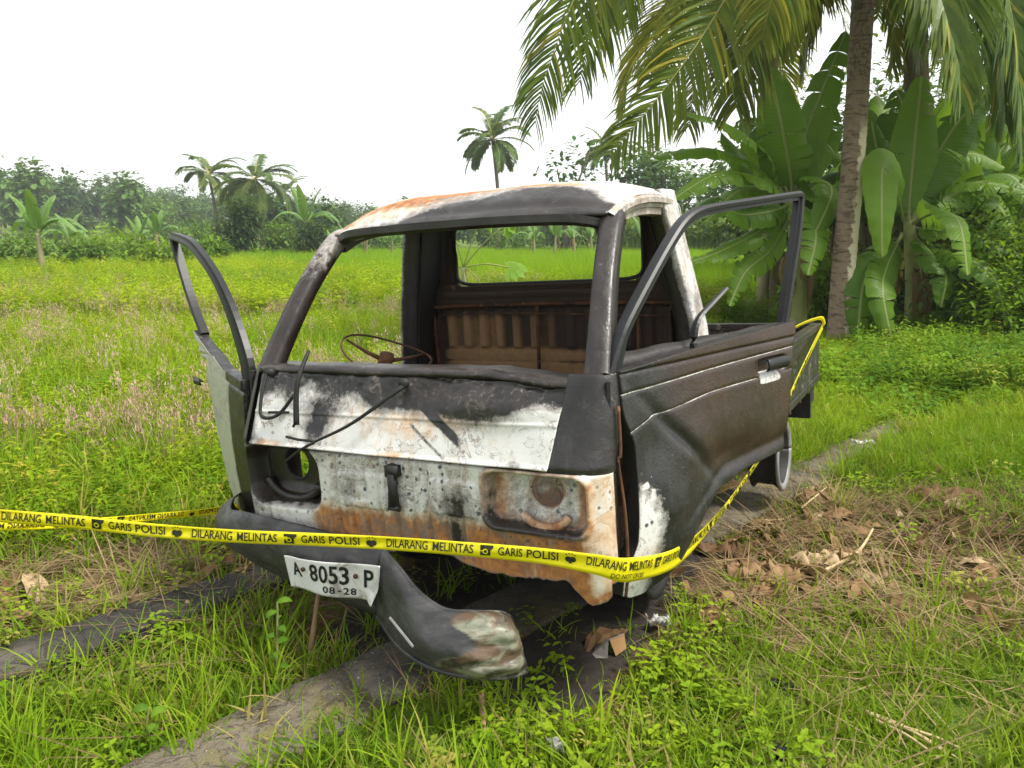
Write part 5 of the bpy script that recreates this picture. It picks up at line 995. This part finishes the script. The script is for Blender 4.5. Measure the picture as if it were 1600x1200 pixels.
for i, (x, d_, top, lab) in enumerate([(835, 52, 345, 'low banana plant beyond the paddy, seen through the rear window'), (866, 50, 338, 'banana plant beyond the paddy in the middle of the rear window'), (898, 53, 342, 'banana plant beyond the paddy beside the right windscreen pillar'), (925, 55, 340, 'banana plant beyond the paddy behind the right windscreen pillar'), (963, 56, 335, 'banana plant beyond the paddy at the right end of the rear window'), (1003, 50, 338, 'banana plant beyond the paddy hidden by the rear pillar')]):
    b_ = A_(x, 395, d_); b_[2] = 0; banana_simple(b_, A_(x, top, d_)[2], lab, 950+20*i, 7, None, None, 1.1, 1, .5)
for i, (x, d_, top, lab) in enumerate([(1505, 13.5, 225, 'banana plant with dark drooping leaves at the thicket edge'), (1575, 12.5, 285, 'banana plant at the right frame edge'), (1345, 14.5, 215, 'banana plant in shade behind the palm trunk'), (1300, 15.5, 260, 'banana plant deep behind the palm trunk'), (1462, 12.6, 190, 'banana plant with broad leaves between the two large right ones'), (1190, 14.0, 235, 'banana plant behind the drooping leaves of the large left one'), (1545, 14.5, 180, 'tall banana plant deep in the right thicket'), (1400, 14.0, 170, 'banana plant directly behind the hanging oval leaf')]):
    b_ = A_(x, 480, d_); b_[2] = .1; banana_simple(b_, A_(x, top, d_)[2], lab, 1100+20*i, 12, M_BAN, None, 1.65, 3, .6)

# ================================================================== trees, bushes, far wood
def crown_pts(lobes, n, rg):
    P = []; W = np.array([l[3]*l[4]*l[5] for l in lobes])**.67; W /= W.sum()
    for k in rg.choice(len(lobes), n, p=W):
        x, y, z, rx, ry, rz = lobes[k]; d = rg.normal(0, 1, 3); d /= np.linalg.norm(d); r = rg.uniform(.35, 1.0); P.append((np.array((x, y, z))+d*np.array((rx, ry, rz))*r, d))
    return P
def foliage(P, s, rg, droop=.3, asp=.55):
    V = []; F_ = []
    for p, d in P:
        az = math.atan2(d[1], d[0])+rg.normal(0, .9); el = math.asin(np.clip(d[2], -1, 1))*.5+rg.normal(0, .45); v, f = leaf(p, az, el, s*rg.uniform(.6, 1.3), s*asp*rg.uniform(.7, 1.2), .25, droop+rg.uniform(0, .5)); F_ += [tuple(i+len(V) for i in q) for q in f]; V += v
    return V, F_
def bush(name, base, lobes, n, s, mat, label, cat='bush', seed=0, stems=3, group=None, trunk_r=.04, bark=None, droop=.3, asp=.55):
    rg = np.random.default_rng(seed); o = empty(name, tuple(base), label, cat, group); V, F_ = foliage(crown_pts(lobes, n, rg), s, rg, droop, asp); mesh('crown', V, F_, mat, o)
    b = MB(); t0 = np.array([0, 0, -.15])
    for k in range(stems):
        l = lobes[k % len(lobes)]; e = np.array(l[:3])+rg.normal(0, .12, 3)*np.array(l[3:6]); m_ = e*np.array([.25, .25, .55])+rg.normal(0, .05, 3); b.tube(crv([t0+rg.normal(0, trunk_r*.4, 3)*np.array([1, 1, 0]), m_, e], 7), np.linspace(trunk_r, trunk_r*.3, 7), 6)
    tr = b.build('trunk', bark or M_TRUNKF, o, True)
    if stems > 1: tr['kind'] = 'stuff'
    return o
M_DARK = leafmat('dark_bush_leaves', (.022, .055, .020), (.055, .105, .030), None, .25, .5, .6)
M_MID = leafmat('mid_tree_leaves', (.055, .135, .018), (.130, .235, .034), None, .3, .5, .25)
M_LITE = leafmat('light_shrub_leaves', (.095, .200, .014), (.200, .320, .026), None, .35, .5, .4)
M_FARL = leafmat('far_wood_leaves', (.045, .110, .028), (.110, .195, .045), None, .2, .6, .03)
M_FARD = leafmat('far_dark_leaves', (.022, .060, .022), (.055, .110, .032), None, .2, .6, .03)
M_VINE = leafmat('vine_leaves', (.028, .075, .014), (.085, .165, .026), (.12, .22, .03), .3, .45, .8)
FL = lambda x, d_, y=395: (lambda p: np.array([p[0], p[1], float(hill_z(p[0], p[1]))]))(A_(x, y, d_))
bush('bush', FL(377, 50), [(0, 0, 2.0, 1.75, 1.5, 1.8), (-.6, -.3, 1.3, 1.3, 1.2, 1.1), (.6, -.3, 2.7, 1.0, 1.0, 1.1), (.2, 0, 3.3, .8, .8, .8)], 3600, .28, M_DARK, 'dense dark green rounded bush at the meadow edge left of the truck', seed=1)
bush('bush', FL(482, 49), [(0, 0, 1.2, 1.2, 1.1, 1.2), (.5, 0, 1.7, .8, .8, .8)], 1300, .28, M_DARK, 'smaller dark green bush against the windscreen pillar', seed=2)
bush('bush', FL(436, 52), [(0, 0, 1.3, 1.3, 1.0, 1.3)], 1000, .3, M_MID, 'mid green shrub between the two dark bushes', seed=3)
for i, (x, d_, w_, h_, m_, lab) in enumerate([(195, 38, 2.4, 1.7, M_LITE, 'broad pale cassava shrub in the middle of the left hedge'), (262, 36, 1.9, 1.5, M_LITE, 'pale cassava shrub in front of the young banana'), (130, 34, 1.7, 1.5, M_MID, 'green shrub beside the solitary banana plant'), (30, 36, 2.2, 1.7, M_MID, 'green shrub behind the leftmost banana'),
    (300, 44, 2.2, 2.4, M_MID, 'taller green shrub below the slim far palm'), (160, 45, 3.0, 2.2, M_LITE, 'wide pale shrub behind the cassava'), (330, 40, 1.6, 1.5, M_LITE, 'low yellow-green shrub left of the dark bush'), (560, 62, 4.0, 2.4, M_MID, 'green hedge shrub behind the windscreen bananas'), (640, 62, 4.0, 2.6, M_MID, 'green hedge shrub in line with the rear pillar'),
    (520, 60, 3.2, 2.2, M_MID, 'green shrub left of the windscreen bananas'), (800, 60, 3.5, 3.0, M_MID, 'green shrub behind the left half of the rear window'), (950, 60, 4.5, 3.2, M_LITE, 'bright shrub behind the right half of the rear window'), (880, 64, 4.0, 3.8, M_DARK, 'dark shrub behind the middle of the rear window'),
    (75, 52, 3.5, 3.0, M_MID, 'tall green shrub far behind the solitary banana'), (240, 58, 3.5, 3.0, M_DARK, 'dark shrub far behind the cassava shrubs')]):
    bush('shrub', FL(x, d_), [(0, 0, h_*.5, w_*.5, w_*.45, h_*.5), (-w_*.35, -.2, h_*.42, w_*.3, w_*.3, h_*.4), (w_*.35, .1, h_*.5, w_*.32, w_*.3, h_*.42)], 900, .27, m_, lab, 'shrub', 40+i)
# skyline trees, flat umbrella crowns and slim ones
def umbrella(x, ytop, d_, w_, label, seed, flat=.18, n=900, tiers=4):
    b_ = FL(x, d_); H_ = A_(x, ytop, d_)[2]-b_[2]; rg = np.random.default_rng(seed); lob = [(rg.uniform(-.5, .5)*w_, rg.uniform(-.3, .3)*w_, H_*(1-.13*k)-.3+rg.uniform(-.1, .1)*w_*.2, w_*rg.uniform(.3, .5), w_*.35, w_*flat*rg.uniform(.5, .9)) for k in range(tiers)]
    bush('skyline_tree', b_, lob, n, .55, M_FARL, label, 'tree', seed, tiers, None, .16, M_TRUNKF, .2, .7)
umbrella(4, 238, 120, 7.5, 'tall flat-crowned tree on the ridge at the left frame edge', 71, .22, 1300, 5); umbrella(186, 290, 170, 9, 'flat umbrella-crowned tree on the left ridge', 72); umbrella(115, 282, 150, 8, 'flat-crowned tree low on the left ridge', 73)
umbrella(270, 294, 175, 6.5, 'small umbrella tree on the ridge left of the palms', 74); umbrella(512, 316, 190, 8, 'pair-topped round tree on the ridge by the windscreen pillar', 75, .5, 800, 3); umbrella(545, 322, 195, 6, 'small round tree on the ridge behind the roof corner', 76, .5, 600, 2)
umbrella(885, 228, 62, 5.2, 'thin-leaved tree with open crown above the roof', 77, .35, 420, 6); umbrella(1005, 252, 66, 6, 'dark leafy tree behind the right end of the roof', 78, .5, 1400, 4); umbrella(1080, 262, 70, 7, 'green tree behind the left-reaching banana leaves', 79, .5, 1400, 4)
umbrella(1160, 270, 72, 8, 'wide green tree behind the open door frame', 80, .45, 1500, 4); umbrella(1010, 240, 95, 7, 'taller tree further back at the right end of the roof', 81, .5, 900, 3)
# the wood that closes the view: one mass
def tree_proto(seed, h, w_, mat, n=420):
    rg = np.random.default_rng(seed); lob = [(rg.uniform(-.3, .3)*w_, rg.uniform(-.3, .3)*w_, h*rg.uniform(.35, .85), w_*rg.uniform(.28, .5), w_*rg.uniform(.28, .5), h*rg.uniform(.12, .28)) for k in range(6)]; V, F_ = foliage(crown_pts(lob, n, rg), h*.085, rg, .3, .75); return proto('p_tree', V, F_, mat)
P_TREE = [tree_proto(900+k, 8+1.4*k, (6, 4, 7, 5, 8, 6)[k], (M_FARL, M_FARD, M_FARL)[k % 3], 520) for k in range(6)]
n = 700; x = RNG.uniform(-190, 30, n); y = RNG.uniform(100, 250, n); k = (x < -.02*y+10); x, y = x[k], y[k]
P = np.stack([x, y, hill_z(x, y)-.4], -1); P = P[in_view(P, 60)]; q = topx(P+np.array([0, 0, 9.])); n = len(P); rot = np.stack([RNG.normal(0, .05, n), RNG.normal(0, .05, n), RNG.uniform(0, 6.283, n)], -1); scatter('far_wood', P, rot, RNG.uniform(.55, 1.15, n)*np.interp(P[:, 0]/P[:, 1], [-.65, -.45, -.30, -.15], [.82, .70, .50, .42]), RNG.integers(0, 6, n), P_TREE, 'hazy wood covering the far ridge', 'wood')
n = 240; x = RNG.uniform(-25, 60, n); y = RNG.uniform(72, 110, n); P = np.stack([x, y, 0*x-.3], -1); P = P[in_view(P, 60)]; put('far_tree_belt', P, P_TREE, .26, .44, .05, 'belt of trees beyond the paddy', 'wood')
# cassava plot with thin pale stems beyond the paddy
def cass(k):
    x, y = U_(-.5, .5), U_(-.5, .5); h = U_(1.6, 2.6); b = np.array([x, y, 0]); t = b+np.array([U_(-.15, .15), U_(-.15, .15), h]); s_ = np.array([.022, 0, 0]); out = [([b-s_, b+s_, t+s_*.6, t-s_*.6], [(0, 1, 2, 3)])]
    for q in range(16): out.append(leaf(b+(t-b)*U_(.72, 1.05)+np.array([U_(-.25, .25), U_(-.25, .25), U_(-.1, .2)]), U_(0, 6.28), U_(-.3, .3), U_(.2, .36), U_(.1, .2)))
    return out
M_CASS = leafmat('cassava_leaves', (.085, .165, .025), (.165, .255, .045), (.30, .27, .16), .35)
P_CASS = [clump('p_cassava', M_CASS, 3, cass) for _ in range(3)]
n = 900; x = RNG.uniform(8, 34, n); y = RNG.uniform(50, 60, n); P = np.stack([x, y, 0*x], -1); P = P[in_view(P, 40)]; put('cassava_plot', P, P_CASS, .8, 1.15, .05, 'plot of thin-stemmed cassava beyond the paddy', 'cassava')
# thicket on the right
M_TARO = leafmat('broad_leaves', (.050, .120, .030), (.120, .215, .055), None, .3, .4, 1.)
for i, (x, d_, w_, h_, m_, s_, lab) in enumerate([(1545, 10.6, 1.7, 2.3, M_VINE, .10, 'vine-covered dark bush at the edge of the thicket'), (1480, 12.0, 1.9, 1.9, M_VINE, .13, 'leafy bush between the right banana plants'), (1610, 10.0, 1.6, 1.7, M_LITE, .11, 'yellow-green bush at the right frame edge'), (1370, 12.8, 1.6, 1.5, M_VINE, .14, 'leafy bush behind the palm trunk'),
    (1590, 13.5, 2.6, 3.4, M_DARK, .16, 'tall dark bush deep in the thicket'), (1450, 15.5, 3.0, 3.4, M_DARK, .18, 'dark bush behind the hanging oval leaf'), (1330, 16.5, 3.0, 2.8, M_MID, .16, 'shaded green bush behind both banana plants'), (1290, 13.0, 1.4, 1.2, M_LITE, .12, 'small bright bush left of the palm trunk')]):
    b_ = A_(x, 480, d_); b_[2] = ground_z(b_[0], b_[1]); bush('thicket_bush', b_, [(0, 0, h_*.5, w_*.5, w_*.5, h_*.5), (-w_*.3, -.2, h_*.35, w_*.35, w_*.3, h_*.35), (w_*.3, -.1, h_*.6, w_*.3, w_*.3, h_*.35)], 2200, s_, m_, lab, 'bush', 130+i, 4, None, .03)
for i, (x, ytop, d_, w_, lab) in enumerate([(1400, 20, 21, 6.5, 'tall dark tree behind the palm trunk'), (1540, -10, 19, 6.0, 'tall leafy tree behind the right banana plants'), (1260, 90, 23, 5.5, 'dark tree behind the upright banana leaves'), (1640, 10, 17, 5.0, 'leafy tree at the right frame edge')]):
    b_ = A_(x, 480, d_); b_[2] = 0; H_ = A_(x, ytop, d_)[2]; bush('thicket_tree', b_, [(0, 0, H_*.62, w_*.45, w_*.4, H_*.34), (-w_*.3, 0, H_*.42, w_*.35, w_*.3, H_*.30), (w_*.3, 0, H_*.48, w_*.35, w_*.3, H_*.32), (0, 0, H_*.22, w_*.5, w_*.35, H_*.24)], 5200, .24, M_DARK if i % 2 == 0 else M_MID, lab, 'tree', 170+i, 5, None, .09)
def ovate(parent, P, wid, nrm, mat, name='leaf'):
    C = crv(P, 14); T = np.gradient(C, axis=0); T /= np.linalg.norm(T, axis=1)[:, None]; Sd = np.cross(T, np.array(nrm, float)); Sd /= np.linalg.norm(Sd, axis=1)[:, None]; Nn = np.cross(Sd, T); q = np.linspace(0, 1, 14); w_ = wid*np.sin(math.pi*np.clip(q*1.02, .02, .99))**.7*(1.25-.6*q); t = np.linspace(-1, 1, 9)
    return gridmesh(name, C[:, None]+Sd[:, None]*(w_[:, None]*t[None])[..., None]-Nn[:, None]*(w_[:, None]*(.3*np.abs(t)**1.5-.1)[None])[..., None], mat, parent)
for i, (x, y, d_, sc, lab) in enumerate([(1505, 485, 9.8, 1.0, 'broad-leaved taro plant low in front of the vine bush'), (1538, 500, 9.6, .8, 'second taro plant with a bluish leaf beside the first')]):
    b_ = gnd(x, y+35)*np.array([1, 1, 0]); b_[2] = ground_z(b_[0], b_[1]); o = empty('taro_plant', tuple(b_), lab, 'taro plant'); rg = np.random.default_rng(40+i)
    for k in range(5):
        a = rg.uniform(0, 6.28); d = np.array([math.cos(a), math.sin(a), 0]); h_ = sc*rg.uniform(.3, .55); b = MB(); e = d*.18*sc+np.array([0, 0, h_]); b.tube(crv([(0, 0, 0), d*.05+np.array([0, 0, h_*.6]), e], 6), .008, 5); b.build('stalk', M_STEM, o); ovate(o, [e-d*.1*sc, e+d*.08*sc, e+d*.22*sc-np.array([0, 0, .08]), e+d*.34*sc-np.array([0, 0, .2*sc])], .15*sc, (d[0]*.5, -.6, .8), M_TARO)
P_LUSH = [clump('p_lush', M_UNDER, 7, weedlet) for _ in range(4)]
# low leafy ground cover in front of the palm
P = pts(5000, 2.2, 6.2, 6.0, 10.5, lambda x, y: np.clip(np.exp(-(((x-3.5)/.9)**2+((y-8.0)/1.2)**2))+.5*np.exp(-(((x-5.4)/1.2)**2+((y-9.0)/1.0)**2)), 0, 1)); put('leafy_ground_cover', P, P_LUSH, 1.1, 2.0, .25, 'lush low leaves in front of the palm trunk', 'ground cover')
# broad leaves growing between the kerbs and by the torn bumper
def sprig(name, base, n, h, L, mat, label, seed):
    rg = np.random.default_rng(seed); o = empty(name, tuple(base), label, 'weed'); top = np.array([rg.uniform(-.05, .05), rg.uniform(-.05, .05), h]); b = MB(); b.tube(crv([(0, 0, -.03), top*.5+rg.normal(0, .01, 3), top], 7), .0035, 5); b.build('stem', M_STEM, o)
    for k in range(n):
        q = .3+.7*k/max(n-1, 1); a = k*2.4+rg.uniform(-.4, .4); d = np.array([math.cos(a), math.sin(a), 0]); c = top*q; l = L*rg.uniform(.7, 1.15); ovate(o, [c, c+d*l*.4+np.array([0, 0, l*.18]), c+d*l*.8+np.array([0, 0, l*.1]), c+d*l*1.05-np.array([0, 0, l*.15])], l*.33, (0, -.3, 1), mat)
M_SPR2 = leafmat('weed_sprig_leaves', (.075, .165, .014), (.14, .25, .022), None, .4, .5, 9.)
M_SPR = leafmat('sprig_leaves', (.12, .23, .03), (.20, .33, .045), None, .4, .45, 1.)
for i, (x, y, n, h, L, lab) in enumerate([(432, 1065, 9, .33, .042, 'tall leafy weed standing by the number plate'), (250, 1150, 5, .16, .045, 'broad-leaved weed between the kerbs'), (760, 1090, 6, .08, .04, 'leafy weed in the shade of the bumper tip')]):
    b_ = gnd(x, y); b_[2] = ground_z(b_[0], b_[1]); sprig('leafy_weed', b_, n, h, L, M_SPR2, lab, 300+i)
# papaya seen through the rear window
pb_ = A_(728, 445, 9.0); pb_[2] = 0; pap = empty('papaya_plant', tuple(pb_), 'young papaya plant with lobed leaves behind the cab', 'papaya'); W4 = lambda x, y, d_=9.0: A_(x, y, d_)-pb_
tp_ = W4(724, 418); b = MB(); b.tube(crv([(0, 0, 0), tp_*.5, tp_], 8), [.05]*4+[.035]*4, 8); b.build('trunk', M_STEM, pap, True)
for i, (x, y) in enumerate([(790, 352), (752, 344), (795, 418), (757, 452), (702, 350), (690, 430), (730, 470)]):
    e = W4(x, y, 8.8+.1*(i % 3)); b = MB(); b.tube(crv([tp_, (tp_+e)/2+np.array([0, 0, .04]), e], 8), .008, 5); b.build('stalk', M_STEM, pap, True); d = e-tp_; d /= np.linalg.norm(d); V = []; F_ = []; sd_ = np.cross(d, (0, -.6, .8)); sd_ /= np.linalg.norm(sd_)
    for k in range(7):
        a = (k-3)*.55; dd = d*math.cos(a)+sd_*math.sin(a); pr_ = np.cross(dd, (0, -.6, .8)); pr_ /= np.linalg.norm(pr_); L = .24*(1-.1*abs(k-3)); b0 = len(V); V += [e, e+dd*L*.5+pr_*.035, e+dd*L*.5-pr_*.035, e+dd*L*.75+pr_*.05+np.array([0, 0, -.02]), e+dd*L*.75-pr_*.05+np.array([0, 0, -.02]), e+dd*L+np.array([0, 0, -.05])]; F_ += [(b0, b0+1, b0+2), (b0+1, b0+3, b0+4, b0+2), (b0+3, b0+5, b0+4)]
    mesh('leaf', V, F_, M_SPR, pap)

# ================================================================== litter
def stick(label, P, r, mat, name='stick', cat='stick'):
    b = MB(); C = crv(P, 16); b.tube(C, np.linspace(r, r*.55, 16)*RNG.uniform(.9, 1.1, 16), 7); return tag(b.build(name, mat, None, True), label, cat)
def gz(x, y, o=.015): p = gnd(x, y); p[2] = float(ground_z(p[0], p[1]))+o; return p
M_WOOD = plain('dry_wood', (.30, .20, .11), .85, .45, 14, .15, 0, .4); M_PALE = plain('pale_dry_stalk', (.46, .35, .20), .8, .3, 20, .2)
stick('thin pale forked twig lying on the straw beside the wheel', [gz(1175, 815), gz(1225, 812), gz(1265, 795, .05), gz(1290, 775, .07)], .007, M_PALE, 'twig'); stick('bent brown root end in the dead leaves', [gz(1365, 862), gz(1372, 880, .05), gz(1385, 905, .02)], .022, M_WOOD)
stick('short tan stick on the dead leaves right of the door', [gz(1270, 905, .03), gz(1335, 880, .06), gz(1362, 845, .08)], .010, M_PALE); stick('brown stub of wood standing in the grass below the bumper', [gz(762, 1185, -.02), gz(757, 1160, .02), gz(752, 1120, .06)], .016, M_WOOD, 'wood_stub', 'wood')
stick('dry split stalk leaning under the number plate', [gz(478, 1035), gz(485, 1000, .06), gz(500, 955, .14)], .014, M_WOOD, 'dry_stalk', 'stalk'); stick('long straw stalk on the ground by the tape', [gz(115, 865, .06), gz(145, 885, .03), gz(165, 912)], .005, M_PALE, 'straw_stalk', 'stalk')
for k, (x0, y0, x1, y1) in enumerate([(1345, 1118, 1480, 1190), (1355, 1125, 1500, 1200), (1365, 1135, 1470, 1200), (1385, 1140, 1530, 1198)]):
    o = stick('dry palm-leaf stalk lying in the lower right grass', [gz(x0, y0, .03), gz((x0+x1)/2, (y0+y1)/2-4, .035), gz(x1, y1, .03)], .006, M_PALE, 'palm_stalk', 'stalk'); o['group'] = 'dry palm stalks in the grass'
for k, (x, y, lab, nm, sc) in enumerate([(1482, 783, 'torn brown sheath of banana fibre on the straw', 'banana_sheath', .30), (1395, 612, 'dry brown banana leaf crumpled near the kerb end', 'dry_banana_leaf', .45), (1455, 775, 'small crumpled fibre scrap beside the torn sheath', 'fibre_scrap', .2), (1190, 905, 'heap of brown crumpled leaves beside the door corner', 'dry_leaf_heap', .28), (1290, 880, 'brown curled leaf heap by the bent root', 'dry_leaf_heap', .26), (1130, 865, 'tan broken bark pieces by the tape', 'bark_scrap', .22)]):
    c = gz(x, y, .03); a, b_ = np.meshgrid(np.linspace(-1, 1, 26), np.linspace(-1, 1, 12), indexing='ij'); e = sc*(1+.25*(vn(a, b_, 2.5, k)-.5)); G = np.stack([c[0]+e*a*.6, c[1]+e*b_*.28*(1-.5*a*a), c[2]+.10*sc*np.sin(a*7+k)*np.cos(b_*5)+.5*sc*(fbm(a, b_, 2.2, 60+k)-.45)*(1-.4*b_*b_)], -1); tag(gridmesh(nm, G, M_DEAD, None, None, True, None, .003), lab, 'dry leaf')
tag(stick('pale banana leaf stalk lying beyond the kerb end', [gz(1440, 618, .04), gz(1490, 606, .05), gz(1540, 590, .12), gz(1555, 575, .2)], .03, M_PALE, 'banana_stalk', 'stalk'))
o = empty('cut_banana_leaf', tuple(gz(1575, 610)), 'cut green banana leaf lying on the verge', 'leaf'); banana_leaf(o, [(-.35, 0, .08), (-.1, -.03, .12), (.2, -.05, .1), (.5, 0, .04)], .13, (0, -.3, 1), .2, 2, 1234)
# cardboard scrap, plastic wrapper, plastic bits
M_CARD = plain('grey_cardboard', (.24, .215, .20), .85, .2, 20); M_CARDB = plain('brown_cardboard', (.26, .15, .065), .85, .25, 20)
c = gz(950, 1022, .0); ca = empty('crushed_carton', tuple(c), 'crushed grey carton with a torn brown edge in the grass', 'carton')
mesh('flap', [(-.05, -.02, .0), (.0, -.03, .055), (.055, .0, .06), (.02, .05, .01), (-.045, .045, .012)], [(0, 1, 4), (1, 2, 3), (1, 3, 4)], M_CARD, ca, False, None, .003); mesh('flap', [(.0, -.032, .053), (.056, -.002, .058), (.06, -.03, .02), (.02, -.055, .005)], [(0, 1, 2, 3)], M_CARDB, ca, False, None, .003); mesh('flap', [(-.06, -.03, .0), (-.005, -.036, .05), (-.01, -.06, .0), (-.05, -.06, .0)], [(0, 1, 2, 3)], M_CARD, ca, False, None, .003)
def plas_mat():
    t = NT('clear_plastic_film'); n = t.noise(30, 4); t.fin(t.mix(n, (.5, .5, .47), (.75, .75, .72)), .25, .5); return t.translucent((.6, .6, .57), .4)
M_PLAS = plas_mat()
def wrapper(x, y, sx, sy, label, seed, mat=None, cat='plastic'):
    a, b_ = np.meshgrid(np.linspace(-1, 1, 22), np.linspace(-1, 1, 14), indexing='ij'); c = gz(x, y, .02); z = .035*(fbm(a, b_, 2.5, seed)-.3)*2+.012*np.abs(np.sin(a*6+b_*4)); G = np.stack([c[0]+sx*a+.01*np.sin(b_*5), c[1]+sy*b_+.01*np.sin(a*4), c[2]+z], -1); return tag(gridmesh('plastic_wrapper', G, mat or M_PLAS, None, None, False, None, .001), label, cat)
wrapper(1030, 992, .04, .022, 'crumpled clear plastic wrapper in the grass right of the carton', 5); wrapper(868, 1197, .02, .012, 'scrap of pale plastic at the bottom of the grass', 6); wrapper(232, 852, .03, .02, 'shiny plastic scrap among the dead leaves by the sooty kerb', 7); wrapper(1350, 700, .07, .04, 'white plastic scrap on the grass by the kerb', 8)
wrapper(1393, 583, .06, .03, 'green plastic scrap on the lush leaves', 9, plain('green_plastic', (.03, .35, .22), .4, .2)); wrapper(1302, 572, .10, .05, 'pale leaf-shaped plastic scrap by the palm foot', 10)
M_COAL = plain('charcoal', (.012, .012, .012), .75, .5, 30, .3, 0, .6)
for i, (x, y, r_) in enumerate([(1212, 1076, .018), (1232, 1080, .02), (1222, 1188, .03), (1170, 985, .03)]):
    b = MB(); c = gz(x, y, .01); th, ph = np.meshgrid(np.linspace(0, 2*math.pi, 11), np.linspace(0, math.pi, 7), indexing='ij'); R_ = r_*(1+.7*(vn(th*1.3, ph*1.3, 1.2, i)-.5)); b.grid(np.stack([c[0]+R_*np.cos(th)*np.sin(ph)*1.2, c[1]+R_*np.sin(th)*np.sin(ph), c[2]+R_*np.cos(ph)*.7], -1)); o = b.build('charcoal_lump', M_COAL, None, False); tag(o, ['black charcoal lump beside a second one in the grass', 'larger of the two black lumps lying together in the grass', 'black charcoal lump alone at the bottom of the grass', 'charred black scrap below the door corner'][i], 'charcoal', 'charcoal lumps in the grass')
# motorcycle wheel at the right edge
mc_ = A_(1618, 512, 10.2); mw = empty('motorcycle_wheel', (mc_[0], mc_[1], .28), 'black motorcycle wheel with mudguard at the right frame edge', 'wheel'); th = np.linspace(0, 2*math.pi, 37); b = MB(); b.tube(np.stack([.25*np.cos(th), 0*th, .25*np.sin(th)], -1), .045, 10, False); b.build('tyre', M_RUB, mw, True); b = MB(); b.tube(np.stack([.20*np.cos(th), 0*th, .20*np.sin(th)], -1), .012, 6, False); b.build('rim', M_ALLOY, mw, True); t_ = np.linspace(.4, 3.0, 20); b = MB(); b.grid(np.array([[(.33*math.cos(a), y, .33*math.sin(a)) for y in (-.055, -.02, .02, .055)] for a in t_])); b.build('mudguard', M_RUB, mw, True, None, .004); b = MB(); b.tube([(0, -.06, 0), (-.12, -.06, .55)], .016, 6); b.build('fork', M_ALLOY, mw)

# ================================================================== haze: the damp air over the fields
hz = MB(); hz.box((0, 120, 13.5), (215, 145, 15.5)); ho = hz.build('haze', None); tag(ho, None, None, None, 'stuff')
hm = bpy.data.materials.new('damp_air'); hm.use_nodes = True; hn = hm.node_tree.nodes; hn.remove(hn['Principled BSDF']); pv = hn.new('ShaderNodeVolumePrincipled')
pv.inputs['Color'].default_value = (.93, .97, 1, 1); pv.inputs['Density'].default_value = .0007; pv.inputs['Anisotropy'].default_value = .2; hm.node_tree.links.new(pv.outputs[0], hn['Material Output'].inputs['Volume']); ho.data.materials.append(hm)
